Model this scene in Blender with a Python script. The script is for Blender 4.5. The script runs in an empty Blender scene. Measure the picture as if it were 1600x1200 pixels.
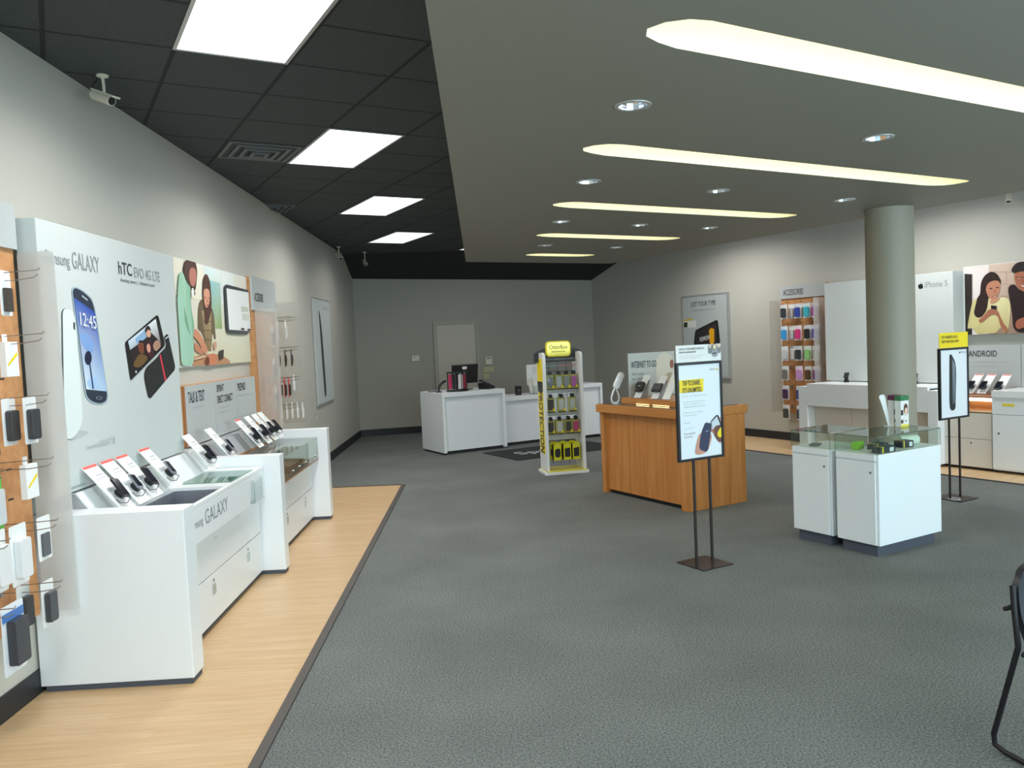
import bpy, bmesh, math, random
from mathutils import Vector, Matrix
random.seed(7)
# ------------------------------------------------------------------ camera, world, light, exposure
PHI = 0.4786                      # the shop grid is turned by this angle against the left wall
CP, SP = math.cos(PHI), math.sin(PHI)
def G(x, y, z=0.0):               # grid frame -> world
    return Vector((x*CP - y*SP, x*SP + y*CP, z))
scene = bpy.context.scene
col = scene.collection
cam_d = bpy.data.cameras.new('camera'); cam = bpy.data.objects.new('camera', cam_d); col.objects.link(cam)
cam_d.sensor_width = 36.0; cam_d.lens = 1258.8/1600*36.0; cam_d.clip_start = 0.05
def aim(yaw, pitch, roll):
    F = Vector((math.sin(yaw)*math.cos(pitch), math.cos(yaw)*math.cos(pitch), -math.sin(pitch)))
    R0 = Vector((math.cos(yaw), -math.sin(yaw), 0)); U0 = R0.cross(F)
    R = R0*math.cos(roll) + U0*math.sin(roll); U = -R0*math.sin(roll) + U0*math.cos(roll)
    return Matrix((R, U, -F)).transposed()
cam.matrix_world = Matrix.Translation((0, 0, 1.65)) @ aim(0.0392, 0.053, -0.044).to_4x4()
scene.camera = cam
world = bpy.data.worlds.new('world'); scene.world = world; world.use_nodes = True
bgn = world.node_tree.nodes['Background']; bgn.inputs[0].default_value = (0.62, 0.80, 1.0, 1); bgn.inputs[1].default_value = 1.0
scene.cycles.transparent_max_bounces = 24
scene.view_settings.view_transform = 'Standard'; scene.view_settings.look = 'None'
scene.view_settings.exposure = 0.9; scene.view_settings.gamma = 1.0; scene.view_settings.use_curve_mapping = False
def area(name, loc, target, sx, sy, power, color):
    l = bpy.data.lights.new(name, 'AREA'); l.shape = 'RECTANGLE'; l.size = sx; l.size_y = sy; l.energy = power; l.color = color
    o = bpy.data.objects.new(name, l); col.objects.link(o); o.location = loc
    o.rotation_euler = (Vector(target) - Vector(loc)).to_track_quat('-Z', 'Y').to_euler()
    return o
# daylight falling through the glazed shop front behind the photographer
area('daylight', G(4.4, -1.75, 1.75), G(4.4, 6.0, 0.7), 9.4, 2.6, 285, (0.80, 0.865, 1.0))
TROFF, SLOT, DOWN = 18.5, 4.2, 5.0

# ------------------------------------------------------------------ materials
def lin(h):
    h = h.lstrip('#'); r = []
    for i in (0, 2, 4):
        c = int(h[i:i+2], 16)/255.0
        r.append(c/12.92 if c <= 0.04045 else ((c+0.055)/1.055)**2.4)
    return (r[0], r[1], r[2], 1.0)
MATS = {}
def mat(name, color='808080', rough=0.5, metal=0.0, noise=0.04, scale=6.0, bump=0.0, bscale=60.0, coat=0.0, spec=0.5, emit=None, estr=0.0):
    if name in MATS: return MATS[name]
    m = bpy.data.materials.new(name); m.use_nodes = True; nt = m.node_tree; b = nt.nodes['Principled BSDF']
    c = lin(color)
    b.inputs['Roughness'].default_value = rough; b.inputs['Metallic'].default_value = metal
    b.inputs['Specular IOR Level'].default_value = spec; b.inputs['Coat Weight'].default_value = coat
    tc = nt.nodes.new('ShaderNodeTexCoord')
    n = nt.nodes.new('ShaderNodeTexNoise'); n.inputs['Scale'].default_value = scale; n.inputs['Detail'].default_value = 4
    nt.links.new(tc.outputs['Object'], n.inputs['Vector'])
    mx = nt.nodes.new('ShaderNodeMix'); mx.data_type = 'RGBA'
    mx.inputs[6].default_value = tuple(max(0, v*(1-noise)) for v in c[:3]) + (1,)
    mx.inputs[7].default_value = tuple(min(1, v*(1+noise)) for v in c[:3]) + (1,)
    nt.links.new(n.outputs['Fac'], mx.inputs[0]); nt.links.new(mx.outputs[2], b.inputs['Base Color'])
    if bump:
        n2 = nt.nodes.new('ShaderNodeTexNoise'); n2.inputs['Scale'].default_value = bscale; n2.inputs['Detail'].default_value = 3
        nt.links.new(tc.outputs['Object'], n2.inputs['Vector'])
        bp = nt.nodes.new('ShaderNodeBump'); bp.inputs['Strength'].default_value = bump; bp.inputs['Distance'].default_value = 0.01
        nt.links.new(n2.outputs['Fac'], bp.inputs['Height']); nt.links.new(bp.outputs['Normal'], b.inputs['Normal'])
    if emit:
        b.inputs['Emission Color'].default_value = lin(emit); b.inputs['Emission Strength'].default_value = estr
    MATS[name] = m; return m
def wood(name, c1, c2, axis=2, rough=0.4, grain=14.0, bump=0.05):
    if name in MATS: return MATS[name]
    m = bpy.data.materials.new(name); m.use_nodes = True; nt = m.node_tree; b = nt.nodes['Principled BSDF']
    b.inputs['Roughness'].default_value = rough
    tc = nt.nodes.new('ShaderNodeTexCoord'); mp = nt.nodes.new('ShaderNodeMapping')
    s = [grain, grain, grain]; s[axis] = 0.9; mp.inputs['Scale'].default_value = s
    nt.links.new(tc.outputs['Object'], mp.inputs['Vector'])
    n = nt.nodes.new('ShaderNodeTexNoise'); n.inputs['Scale'].default_value = 1.6; n.inputs['Detail'].default_value = 6; n.inputs['Distortion'].default_value = 0.4
    nt.links.new(mp.outputs[0], n.inputs['Vector'])
    r = nt.nodes.new('ShaderNodeValToRGB'); r.color_ramp.elements[0].position = 0.3; r.color_ramp.elements[1].position = 0.7
    r.color_ramp.elements[0].color = lin(c1); r.color_ramp.elements[1].color = lin(c2)
    nt.links.new(n.outputs['Fac'], r.inputs[0]); nt.links.new(r.outputs[0], b.inputs['Base Color'])
    bp = nt.nodes.new('ShaderNodeBump'); bp.inputs['Strength'].default_value = bump; bp.inputs['Distance'].default_value = 0.002
    nt.links.new(n.outputs['Fac'], bp.inputs['Height']); nt.links.new(bp.outputs['Normal'], b.inputs['Normal'])
    MATS[name] = m; return m
def emitter(name, color, strength):
    m = bpy.data.materials.new(name); m.use_nodes = True; nt = m.node_tree; nt.nodes.clear()
    o = nt.nodes.new('ShaderNodeOutputMaterial'); e = nt.nodes.new('ShaderNodeEmission')
    e.inputs[0].default_value = lin(color); e.inputs[1].default_value = strength
    nt.links.new(e.outputs[0], o.inputs[0]); MATS[name] = m; return m
def glassy(name, tint='ffffff', gloss=0.10, rough=0.02, haze=0.0, hcol='e8eeee', hrough=None):
    """thin sheet: see-through + fresnel reflection (+ milky diffusion)"""
    m = bpy.data.materials.new(name); m.use_nodes = True; nt = m.node_tree; nt.nodes.clear()
    o = nt.nodes.new('ShaderNodeOutputMaterial')
    t = nt.nodes.new('ShaderNodeBsdfTransparent'); t.inputs[0].default_value = lin(tint)
    g = nt.nodes.new('ShaderNodeBsdfGlossy'); g.inputs['Roughness'].default_value = rough
    lw = nt.nodes.new('ShaderNodeLayerWeight'); lw.inputs[0].default_value = 0.5
    pw = nt.nodes.new('ShaderNodeMath'); pw.operation = 'POWER'; pw.inputs[1].default_value = 4.0; nt.links.new(lw.outputs['Facing'], pw.inputs[0])
    f = nt.nodes.new('ShaderNodeMath'); f.operation = 'MULTIPLY_ADD'; f.inputs[1].default_value = 0.75; f.inputs[2].default_value = 0.04; nt.links.new(pw.outputs[0], f.inputs[0])
    s = nt.nodes.new('ShaderNodeMixShader'); base = t.outputs[0]
    if haze:
        d = nt.nodes.new('ShaderNodeBsdfDiffuse'); d.inputs[0].default_value = lin(hcol)
        tr = nt.nodes.new('ShaderNodeBsdfTranslucent'); tr.inputs[0].default_value = lin(hcol)
        m1 = nt.nodes.new('ShaderNodeMixShader'); m1.inputs[0].default_value = 0.5
        nt.links.new(d.outputs[0], m1.inputs[1]); nt.links.new(tr.outputs[0], m1.inputs[2])
        m2 = nt.nodes.new('ShaderNodeMixShader'); m2.inputs[0].default_value = haze
        nt.links.new(t.outputs[0], m2.inputs[1]); nt.links.new(m1.outputs[0], m2.inputs[2]); base = m2.outputs[0]
    nt.links.new(f.outputs[0], s.inputs[0]); nt.links.new(base, s.inputs[1]); nt.links.new(g.outputs[0], s.inputs[2])
    nt.links.new(s.outputs[0], o.inputs[0]); MATS[name] = m; return m
def print_mat():
    m = bpy.data.materials.new('printed_ink'); m.use_nodes = True; nt = m.node_tree; b = nt.nodes['Principled BSDF']
    a = nt.nodes.new('ShaderNodeAttribute'); a.attribute_name = 'ink'
    nt.links.new(a.outputs['Color'], b.inputs['Base Color']); b.inputs['Roughness'].default_value = 0.45
    MATS['print'] = m; return m
PRINT = print_mat()
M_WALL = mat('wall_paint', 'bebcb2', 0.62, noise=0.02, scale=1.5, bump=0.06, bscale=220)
M_WALL_DIM = mat('wall_paint_dimmed', 'a3a195', 0.62, noise=0.02, scale=1.5, bump=0.06, bscale=220)  # same wall paint, with the weaker light at the back put into its colour
M_SOFFIT = mat('soffit_paint', '858479', 0.6, noise=0.02, scale=1.2, bump=0.03, bscale=150)
M_SLOT = mat('slot_paint', 'f0efd8', 0.6, noise=0.01)
M_BLACKP = mat('black_paint', '26282a', 0.8, noise=0.08)
M_BASE = mat('rubber_baseboard', '232528', 0.5, noise=0.05)
M_WHITE = mat('white_laminate', 'e9edef', 0.32, noise=0.008, scale=2, spec=0.4)
M_WHITE2 = mat('white_acrylic', 'eceeee', 0.25, noise=0.01)
M_KICK = mat('kick_grey', '4c515c', 0.55, noise=0.05)
M_GREY = mat('grey_laminate', 'a4a6a8', 0.4, noise=0.02)
M_DGREY = mat('dark_grey_plastic', '55585e', 0.45)
M_BOARD = mat('poster_board', 'cdd3d1', 0.35, noise=0.006)
M_BOARDG = mat('grey_panel_board', 'b9bebd', 0.3, noise=0.01)
M_STEEL = mat('steel_wire', '9a9c9e', 0.3, metal=0.9)
M_ALU = mat('aluminium', 'c2c6c6', 0.35, metal=0.6)
M_BLACK = mat('black_plastic', '17181c', 0.35, noise=0.1)
M_BLACKM = mat('black_metal', '201d20', 0.45, metal=0.3)
M_BRONZE = mat('bronze_metal', '3a3130', 0.5, metal=0.5)
M_INK = mat('dark_ink', '33353a', 0.5); M_INKG = mat('grey_ink', '8c9093', 0.5); M_INKL = mat('pale_ink', 'b9bec2', 0.5)
M_RED = mat('red_print', 'd8564c', 0.5); M_YEL = mat('yellow_print', 'f0d820', 0.45); M_CREAM = mat('cream_plastic', 'd9d6c4', 0.5)
M_CARD = mat('white_card', 'e8e9e8', 0.5); M_DOOR = mat('door_paint', 'c0b9aa', 0.5, noise=0.02)
M_OAK = wood('pegboard_wood', 'b87f4e', 'd19a68', 1, 0.45, 10)
M_CHERRY = wood('cherry_veneer', 'b87236', 'cf8f50', 2, 0.32, 12)
M_CHERRYH = wood('cherry_veneer_flat', 'b87236', 'cf8f50', 1, 0.3, 12)
M_BROWN = mat('brown_laminate', 'a86c42', 0.35, noise=0.06)
M_GLASS = glassy('clear_glass', 'eef6f2', rough=0.01)
M_GLASSG = glassy('greenish_glass', 'cfe6de', rough=0.01, haze=0.12, hcol='dff0ea')
M_FROST = glassy('frosted_acrylic', 'f2f4f2', rough=0.2, haze=0.62, hcol='f4f6f6')
M_FROST2 = glassy('clear_frosted_acrylic', 'f2f2f0', rough=0.2, haze=0.34, hcol='f0eeea')
M_FROST3 = glassy('faint_acrylic', 'f2f2f0', rough=0.2, haze=0.16, hcol='f0eeea')
M_CLEAR = glassy('clear_plastic', 'f2f6f6', rough=0.05, haze=0.10)
M_EDGE = mat('glass_edge', '35584c', 0.2)
M_SCREEN = mat('phone_screen', '1a1d28', 0.12, noise=0.2)

# ------------------------------------------------------------------ mesh helpers
class MB:
    def __init__(self): self.bm = bmesh.new()
    def box(self, x0, x1, y0, y1, z0, z1):
        v = [self.bm.verts.new(p) for p in ((x0,y0,z0),(x1,y0,z0),(x1,y1,z0),(x0,y1,z0),(x0,y0,z1),(x1,y0,z1),(x1,y1,z1),(x0,y1,z1))]
        for f in ((3,2,1,0),(4,5,6,7),(0,1,5,4),(1,2,6,5),(2,3,7,6),(3,0,4,7)): self.bm.faces.new([v[i] for i in f])
        return self
    def prism(self, pts, h0, h1, axis='z'):
        """closed outline extruded along an axis; pts are the two remaining coordinates in x,y,z order"""
        def P(a, b, h): return {'z': (a, b, h), 'y': (a, h, b), 'x': (h, a, b)}[axis]
        A = [self.bm.verts.new(P(a, b, h0)) for a, b in pts]; B = [self.bm.verts.new(P(a, b, h1)) for a, b in pts]
        n = len(pts)
        self.bm.faces.new(A[::-1]); self.bm.faces.new(B)
        for i in range(n): self.bm.faces.new([A[i], A[(i+1) % n], B[(i+1) % n], B[i]])
        return self
    def quad(self, *p):
        self.bm.faces.new([self.bm.verts.new(q) for q in p]); return self
    def cyl(self, c, r, h, n=20, r2=None, axis='z'):
        r2 = r if r2 is None else r2; A = []; B = []
        for k in range(n):
            a = 2*math.pi*k/n; ca, sa = math.cos(a), math.sin(a)
            for L, rr, hh in ((A, r, 0), (B, r2, h)):
                o = {'z': (rr*ca, rr*sa, hh), 'y': (rr*ca, hh, rr*sa), 'x': (hh, rr*ca, rr*sa)}[axis]
                L.append(self.bm.verts.new((c[0]+o[0], c[1]+o[1], c[2]+o[2])))
        self.bm.faces.new(A[::-1]); self.bm.faces.new(B)
        for i in range(n): self.bm.faces.new([A[i], A[(i+1) % n], B[(i+1) % n], B[i]])
        return self
    def lathe(self, prof, n=24, c=(0, 0, 0), caps=True):
        rings = []
        for r, z in prof:
            rings.append([self.bm.verts.new((c[0]+r*math.cos(2*math.pi*k/n), c[1]+r*math.sin(2*math.pi*k/n), c[2]+z)) for k in range(n)])
        for a, b in zip(rings, rings[1:]):
            for i in range(n): self.bm.faces.new([a[i], a[(i+1) % n], b[(i+1) % n], b[i]])
        if caps: self.bm.faces.new(rings[0][::-1]); self.bm.faces.new(rings[-1])
        return self
    def tube(self, pts, r, n=8, closed=False):
        P = [Vector(p) for p in pts]; rings = []; m = len(P); prev = None
        for i in range(m):
            if closed: d = P[(i+1) % m] - P[i-1]
            else: d = P[min(i+1, m-1)] - P[max(i-1, 0)]
            d.normalize()
            if prev is None:
                up = Vector((0, 0, 1)) if abs(d.z) < 0.9 else Vector((1, 0, 0)); a = d.cross(up).normalized()
            else:
                a = (prev - d*prev.dot(d)).normalized()
            prev = a; b = d.cross(a)
            rings.append([self.bm.verts.new(P[i] + (a*math.cos(2*math.pi*k/n) + b*math.sin(2*math.pi*k/n))*r) for k in range(n)])
        pr = list(zip(rings, rings[1:])) + ([(rings[-1], rings[0])] if closed else [])
        for A, B in pr:
            for i in range(n): self.bm.faces.new([A[i], A[(i+1) % n], B[(i+1) % n], B[i]])
        if not closed: self.bm.faces.new(rings[0][::-1]); self.bm.faces.new(rings[-1])
        return self
    def xf(self, M): bmesh.ops.transform(self.bm, matrix=M, verts=self.bm.verts); return self
    def obj(self, name, m, parent=None, bevel=0.0, smooth=False, mesh_only=False):
        bmesh.ops.recalc_face_normals(self.bm, faces=self.bm.faces)
        if bevel: bmesh.ops.bevel(self.bm, geom=[e for e in self.bm.edges if len(e.link_faces) == 2 and e.calc_face_angle(0) > 0.6], offset=bevel, segments=2, affect='EDGES', profile=0.5)
        me = bpy.data.meshes.new(name); self.bm.to_mesh(me); self.bm.free()
        if smooth: 
            for p in me.polygons: p.use_smooth = True
            try: me.set_sharp_from_angle(angle=0.7)
            except Exception: pass
        me.materials.append(m if not isinstance(m, str) else MATS[m])
        o = bpy.data.objects.new(name, me); col.objects.link(o)
        if parent: o.parent = parent
        return o
def thing(name, label, cat, loc=(0, 0, 0), rz=0.0, group=None):
    o = bpy.data.objects.new(name, None); col.objects.link(o); o.empty_display_size = 0.05
    o.location = loc; o.rotation_euler = (0, 0, rz); o['label'] = label; o['category'] = cat
    if group: o['group'] = group
    return o
def struct(o, label=None, cat=None):
    o['kind'] = 'structure'
    if label: o['label'] = label
    if cat: o['category'] = cat
    return o
def tag(o, label, cat, group=None, loc=None, rz=None):
    o['label'] = label; o['category'] = cat
    if group: o['group'] = group
    if loc is not None: o.location = loc
    if rz is not None: o.rotation_euler = (0, 0, rz)
    return o
def dup(root, loc, rz, label, group=None, rot=None):
    r = root.copy(); col.objects.link(r); r.location = loc; r.rotation_euler = rot if rot else (0, 0, rz); r['label'] = label
    if group: r['group'] = group
    for ch in root.children:
        c = ch.copy(); col.objects.link(c); c.parent = r
        for g in ch.children:
            d = g.copy(); col.objects.link(d); d.parent = c
    return r
def spline(pts, n=5):
    """rounds every corner of a closed outline, n points per corner, never overshooting"""
    out = []; m = len(pts)
    for i in range(m):
        p0, p1, p2 = pts[i-1], pts[i], pts[(i+1) % m]
        l0 = math.hypot(p0[0]-p1[0], p0[1]-p1[1]) or 1e-6; l1 = math.hypot(p2[0]-p1[0], p2[1]-p1[1]) or 1e-6
        d = min(l0, l1)*0.5
        a = (p1[0]+(p0[0]-p1[0])*d/l0, p1[1]+(p0[1]-p1[1])*d/l0); b = (p1[0]+(p2[0]-p1[0])*d/l1, p1[1]+(p2[1]-p1[1])*d/l1)
        for k in range(n):
            t = k/(n-1); out.append(tuple((1-t)**2*a[j] + 2*t*(1-t)*p1[j] + t*t*b[j] for j in (0, 1)))
    return out
def art(shapes, parent, name='print', y=-0.001, step=0.0005, ox=0.0, oz=0.0, clip=None):
    """flat printed picture in the local x-z plane facing -y, inks kept as colours of its faces"""
    bm = bmesh.new(); lay = bm.loops.layers.float_color.new('ink')
    for k, (kind, c, pts) in enumerate(shapes):
        if kind == 's':
            cs = c
            if isinstance(c, list): cs = [c[i//5] for i in range(len(c)*5)]
            pts = spline(pts, 5)
        else: cs = c
        if clip: pts = [(min(max(a, clip[0]), clip[1]), min(max(b, clip[2]), clip[3])) for a, b in pts]
        q = []; qc = []
        for i, p in enumerate(pts):
            if q and math.hypot(q[-1][0]-p[0], q[-1][1]-p[1]) < 1e-5: continue
            q.append(p); qc.append(lin(cs[i]) if isinstance(cs, list) else lin(cs))
        if len(q) < 3: continue
        area2 = sum(q[i-1][0]*q[i][1] - q[i][0]*q[i-1][1] for i in range(len(q)))
        if area2 < 0: q.reverse(); qc.reverse()
        vs = [bm.verts.new((a+ox, y - step*k, b+oz)) for a, b in q]
        f = bm.faces.new(vs)
        for l, cc in zip(f.loops, qc): l[lay] = cc
    bmesh.ops.triangulate(bm, faces=bm.faces[:])
    me = bpy.data.meshes.new(name); bm.to_mesh(me); bm.free(); me.materials.append(PRINT)
    o = bpy.data.objects.new(name, me); col.objects.link(o)
    if parent: o.parent = parent
    return o
def text_mesh(items, parent, m, name='lettering', y=-0.002, depth=0.0006, bold=0.0):
    """items: (string, x0, z0, width, height[, skew]) in the local x-z plane facing -y; one mesh for all the words"""
    bm = bmesh.new(); dg = bpy.context.evaluated_depsgraph_get()
    for it in items:
        s, x0, z0, w, h = it[:5]; dz = it[5] if len(it) > 5 else 0.0
        cu = bpy.data.curves.new('t', 'FONT'); cu.body = s; cu.size = 1.0; cu.offset = bold*0.35; cu.resolution_u = 3
        ob = bpy.data.objects.new('t', cu); col.objects.link(ob); dg.update()
        me = bpy.data.meshes.new_from_object(ob.evaluated_get(dg)); 
        xs = [v.co.x for v in me.vertices]; ys = [v.co.y for v in me.vertices]
        a, b, c, d = min(xs), max(xs), min(ys), max(ys)
        tb = bmesh.new(); tb.from_mesh(me)
        for v in tb.verts:
            u = (v.co.x-a)/(b-a); t = (v.co.y-c)/max(1e-6, d-c)
            v.co = Vector((x0+u*w, y - depth, z0 + t*h + u*dz))
        tm = bpy.data.meshes.new('t'); tb.to_mesh(tm); tb.free(); bm.from_mesh(tm)
        bpy.data.objects.remove(ob); bpy.data.curves.remove(cu); bpy.data.meshes.remove(me); bpy.data.meshes.remove(tm)
    me = bpy.data.meshes.new(name); bm.to_mesh(me); bm.free(); me.materials.append(m)
    o = bpy.data.objects.new(name, me); col.objects.link(o)
    if parent: o.parent = parent
    return o
def rr(x0, x1, y0, y1, r, n=5):
    out = []
    for cx, cy, a0 in ((x1-r, y1-r, 0), (x0+r, y1-r, 90), (x0+r, y0+r, 180), (x1-r, y0+r, 270)):
        for k in range(n+1):
            a = math.radians(a0 + 90*k/n); out.append((cx+r*math.cos(a), cy+r*math.sin(a)))
    return out
RL, RR, RB = math.pi/2, PHI - math.pi/2, PHI      # facing out of the left wall, the right wall, towards the front
ART_BIG_PHONES = [
    ('s','b9c0c0',[(0.148,0.284),(0.216,0.309),(0.339,0.297),(0.383,0.281),(0.288,0.267),(0.177,0.261)]),
    ('s','4a5054',[(0.178,0.918),(0.202,0.937),(0.285,0.933),(0.315,0.881),(0.321,0.365),(0.29,0.312),(0.213,0.271),(0.152,0.267),(0.12,0.292),(0.135,0.555)]),
    ('s','dfe8e6',[(0.19,0.915),(0.21,0.936),(0.289,0.932),(0.32,0.881),(0.319,0.365),(0.289,0.314),(0.214,0.274),(0.157,0.27),(0.13,0.291),(0.149,0.554)]),
    ('p','2a3238',[(0.289,0.869),(0.306,0.867),(0.303,0.825),(0.286,0.836)]),
    ('s','9fb2bd',[(0.293,1.037),(0.313,1.052),(0.341,1.056),(0.414,1.045),(0.52,1.003),(0.546,0.934),(0.622,0.458),(0.604,0.429),(0.531,0.418),(0.425,0.436),(0.36,0.47),(0.347,0.544)]),
    ('s','2c3444',[(0.304,1.036),(0.335,1.05),(0.406,1.039),(0.509,0.997),(0.534,0.934),(0.609,0.461),(0.59,0.436),(0.527,0.425),(0.431,0.444),(0.374,0.474),(0.361,0.543)]),
    ('p',['3c5fb0','2d4aa8','a9c6e4','d6e6f2'],[(0.312,0.998),(0.529,0.931),(0.606,0.489),(0.373,0.514)]),
    ('s','7fa3d8',[(0.334,0.792),(0.381,0.821),(0.449,0.802),(0.501,0.747),(0.47,0.7),(0.39,0.724)]),
    ('s','a9c8ea',[(0.377,0.554),(0.427,0.574),(0.478,0.595),(0.51,0.559),(0.539,0.505),(0.418,0.512)]),
    ('s','16223f',[(0.457,0.68),(0.449,0.66),(0.432,0.646),(0.411,0.642),(0.392,0.647),(0.379,0.662),(0.377,0.681),(0.385,0.7),(0.402,0.714),(0.422,0.719),(0.442,0.714),(0.454,0.699)]),
    ('p','22355e',[(0.422,0.655),(0.434,0.655),(0.454,0.513),(0.439,0.514)]),
    ('p','aab4ba',[(0.394,1.017),(0.454,0.996),(0.452,0.986),(0.392,1.007)]),
    ('s','8f9aa3',[(0.537,0.456),(0.531,0.452),(0.518,0.449),(0.501,0.449),(0.484,0.452),(0.472,0.456),(0.468,0.461),(0.473,0.465),(0.486,0.468),(0.503,0.468),(0.521,0.465),(0.533,0.461)]),
    ('s','2c3444',[(0.529,0.457),(0.525,0.453),(0.515,0.452),(0.501,0.452),(0.488,0.453),(0.478,0.457),(0.475,0.46),(0.479,0.464),(0.489,0.466),(0.503,0.466),(0.516,0.464),(0.526,0.46)]),
]

ART_SIDE_PHONES = [
    ('s','26282a',[(1.105,0.585),(1.407,0.684),(1.492,0.803),(1.547,0.822),(1.569,0.815),(1.656,0.601),(1.645,0.575),(1.209,0.408),(1.182,0.409),(1.164,0.421)]),
    ('p','d8394c',[(1.395,0.68),(1.416,0.688),(1.482,0.514),(1.456,0.505)]),
    ('s','b9bdc0',[(0.883,0.76),(0.912,0.775),(1.387,0.943),(1.419,0.939),(1.512,0.749),(1.494,0.726),(0.947,0.53),(0.926,0.532)]),
    ('s','1d1b1e',[(0.883,0.76),(0.912,0.775),(1.387,0.943),(1.419,0.939),(1.499,0.757),(1.481,0.736),(0.942,0.538),(0.923,0.54)]),
    ('p',['cfe0ee','e9f0f4','6d4a40','54382e'],[(0.929,0.771),(1.369,0.919),(1.431,0.743),(0.988,0.615)]),
    ('p','8fb4d8',[(1.027,0.786),(1.189,0.846),(1.189,0.771),(1.058,0.75)]),
    ('p','2a2022',[(0.941,0.717),(1.058,0.75),(1.193,0.793),(1.266,0.831),(1.368,0.788),(1.434,0.742),(1.239,0.673),(1.048,0.611),(0.979,0.621)]),
    ('s','6e5230',[(0.964,0.621),(1.02,0.666),(1.074,0.694),(1.162,0.685),(1.204,0.663),(1.1,0.617),(1.035,0.607)]),
    ('s','7a4330',[(1.058,0.75),(1.106,0.771),(1.154,0.755),(1.145,0.701),(1.105,0.686),(1.065,0.713)]),
    ('s','24181a',[(1.06,0.76),(1.094,0.779),(1.132,0.775),(1.148,0.758),(1.099,0.766)]),
    ('s','45202a',[(1.16,0.75),(1.202,0.771),(1.256,0.771),(1.29,0.733),(1.295,0.683),(1.251,0.662),(1.2,0.674),(1.166,0.707)]),
    ('s','d9a08a',[(1.185,0.744),(1.22,0.76),(1.244,0.741),(1.242,0.706),(1.21,0.695),(1.187,0.717)]),
    ('s','e0ac92',[(1.186,0.83),(1.222,0.85),(1.26,0.837),(1.265,0.809),(1.235,0.793),(1.197,0.801)]),
    ('s','2a1c1c',[(1.175,0.841),(1.198,0.865),(1.239,0.872),(1.263,0.853),(1.266,0.834),(1.222,0.85),(1.192,0.825)]),
    ('s','b28a74',[(1.279,0.749),(1.339,0.782),(1.386,0.771),(1.417,0.74),(1.326,0.705),(1.294,0.716)]),
    ('p','e8ecee',[(1.495,0.793),(1.548,0.807),(1.553,0.802),(1.5,0.786)]),
    ('s','d8dadc',[(1.009,0.584),(1.007,0.581),(1.002,0.578),(0.996,0.577),(0.99,0.579),(0.986,0.581),(0.985,0.585),(0.987,0.589),(0.992,0.591),(0.998,0.592),(1.004,0.591),(1.008,0.588)]),
]

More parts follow.
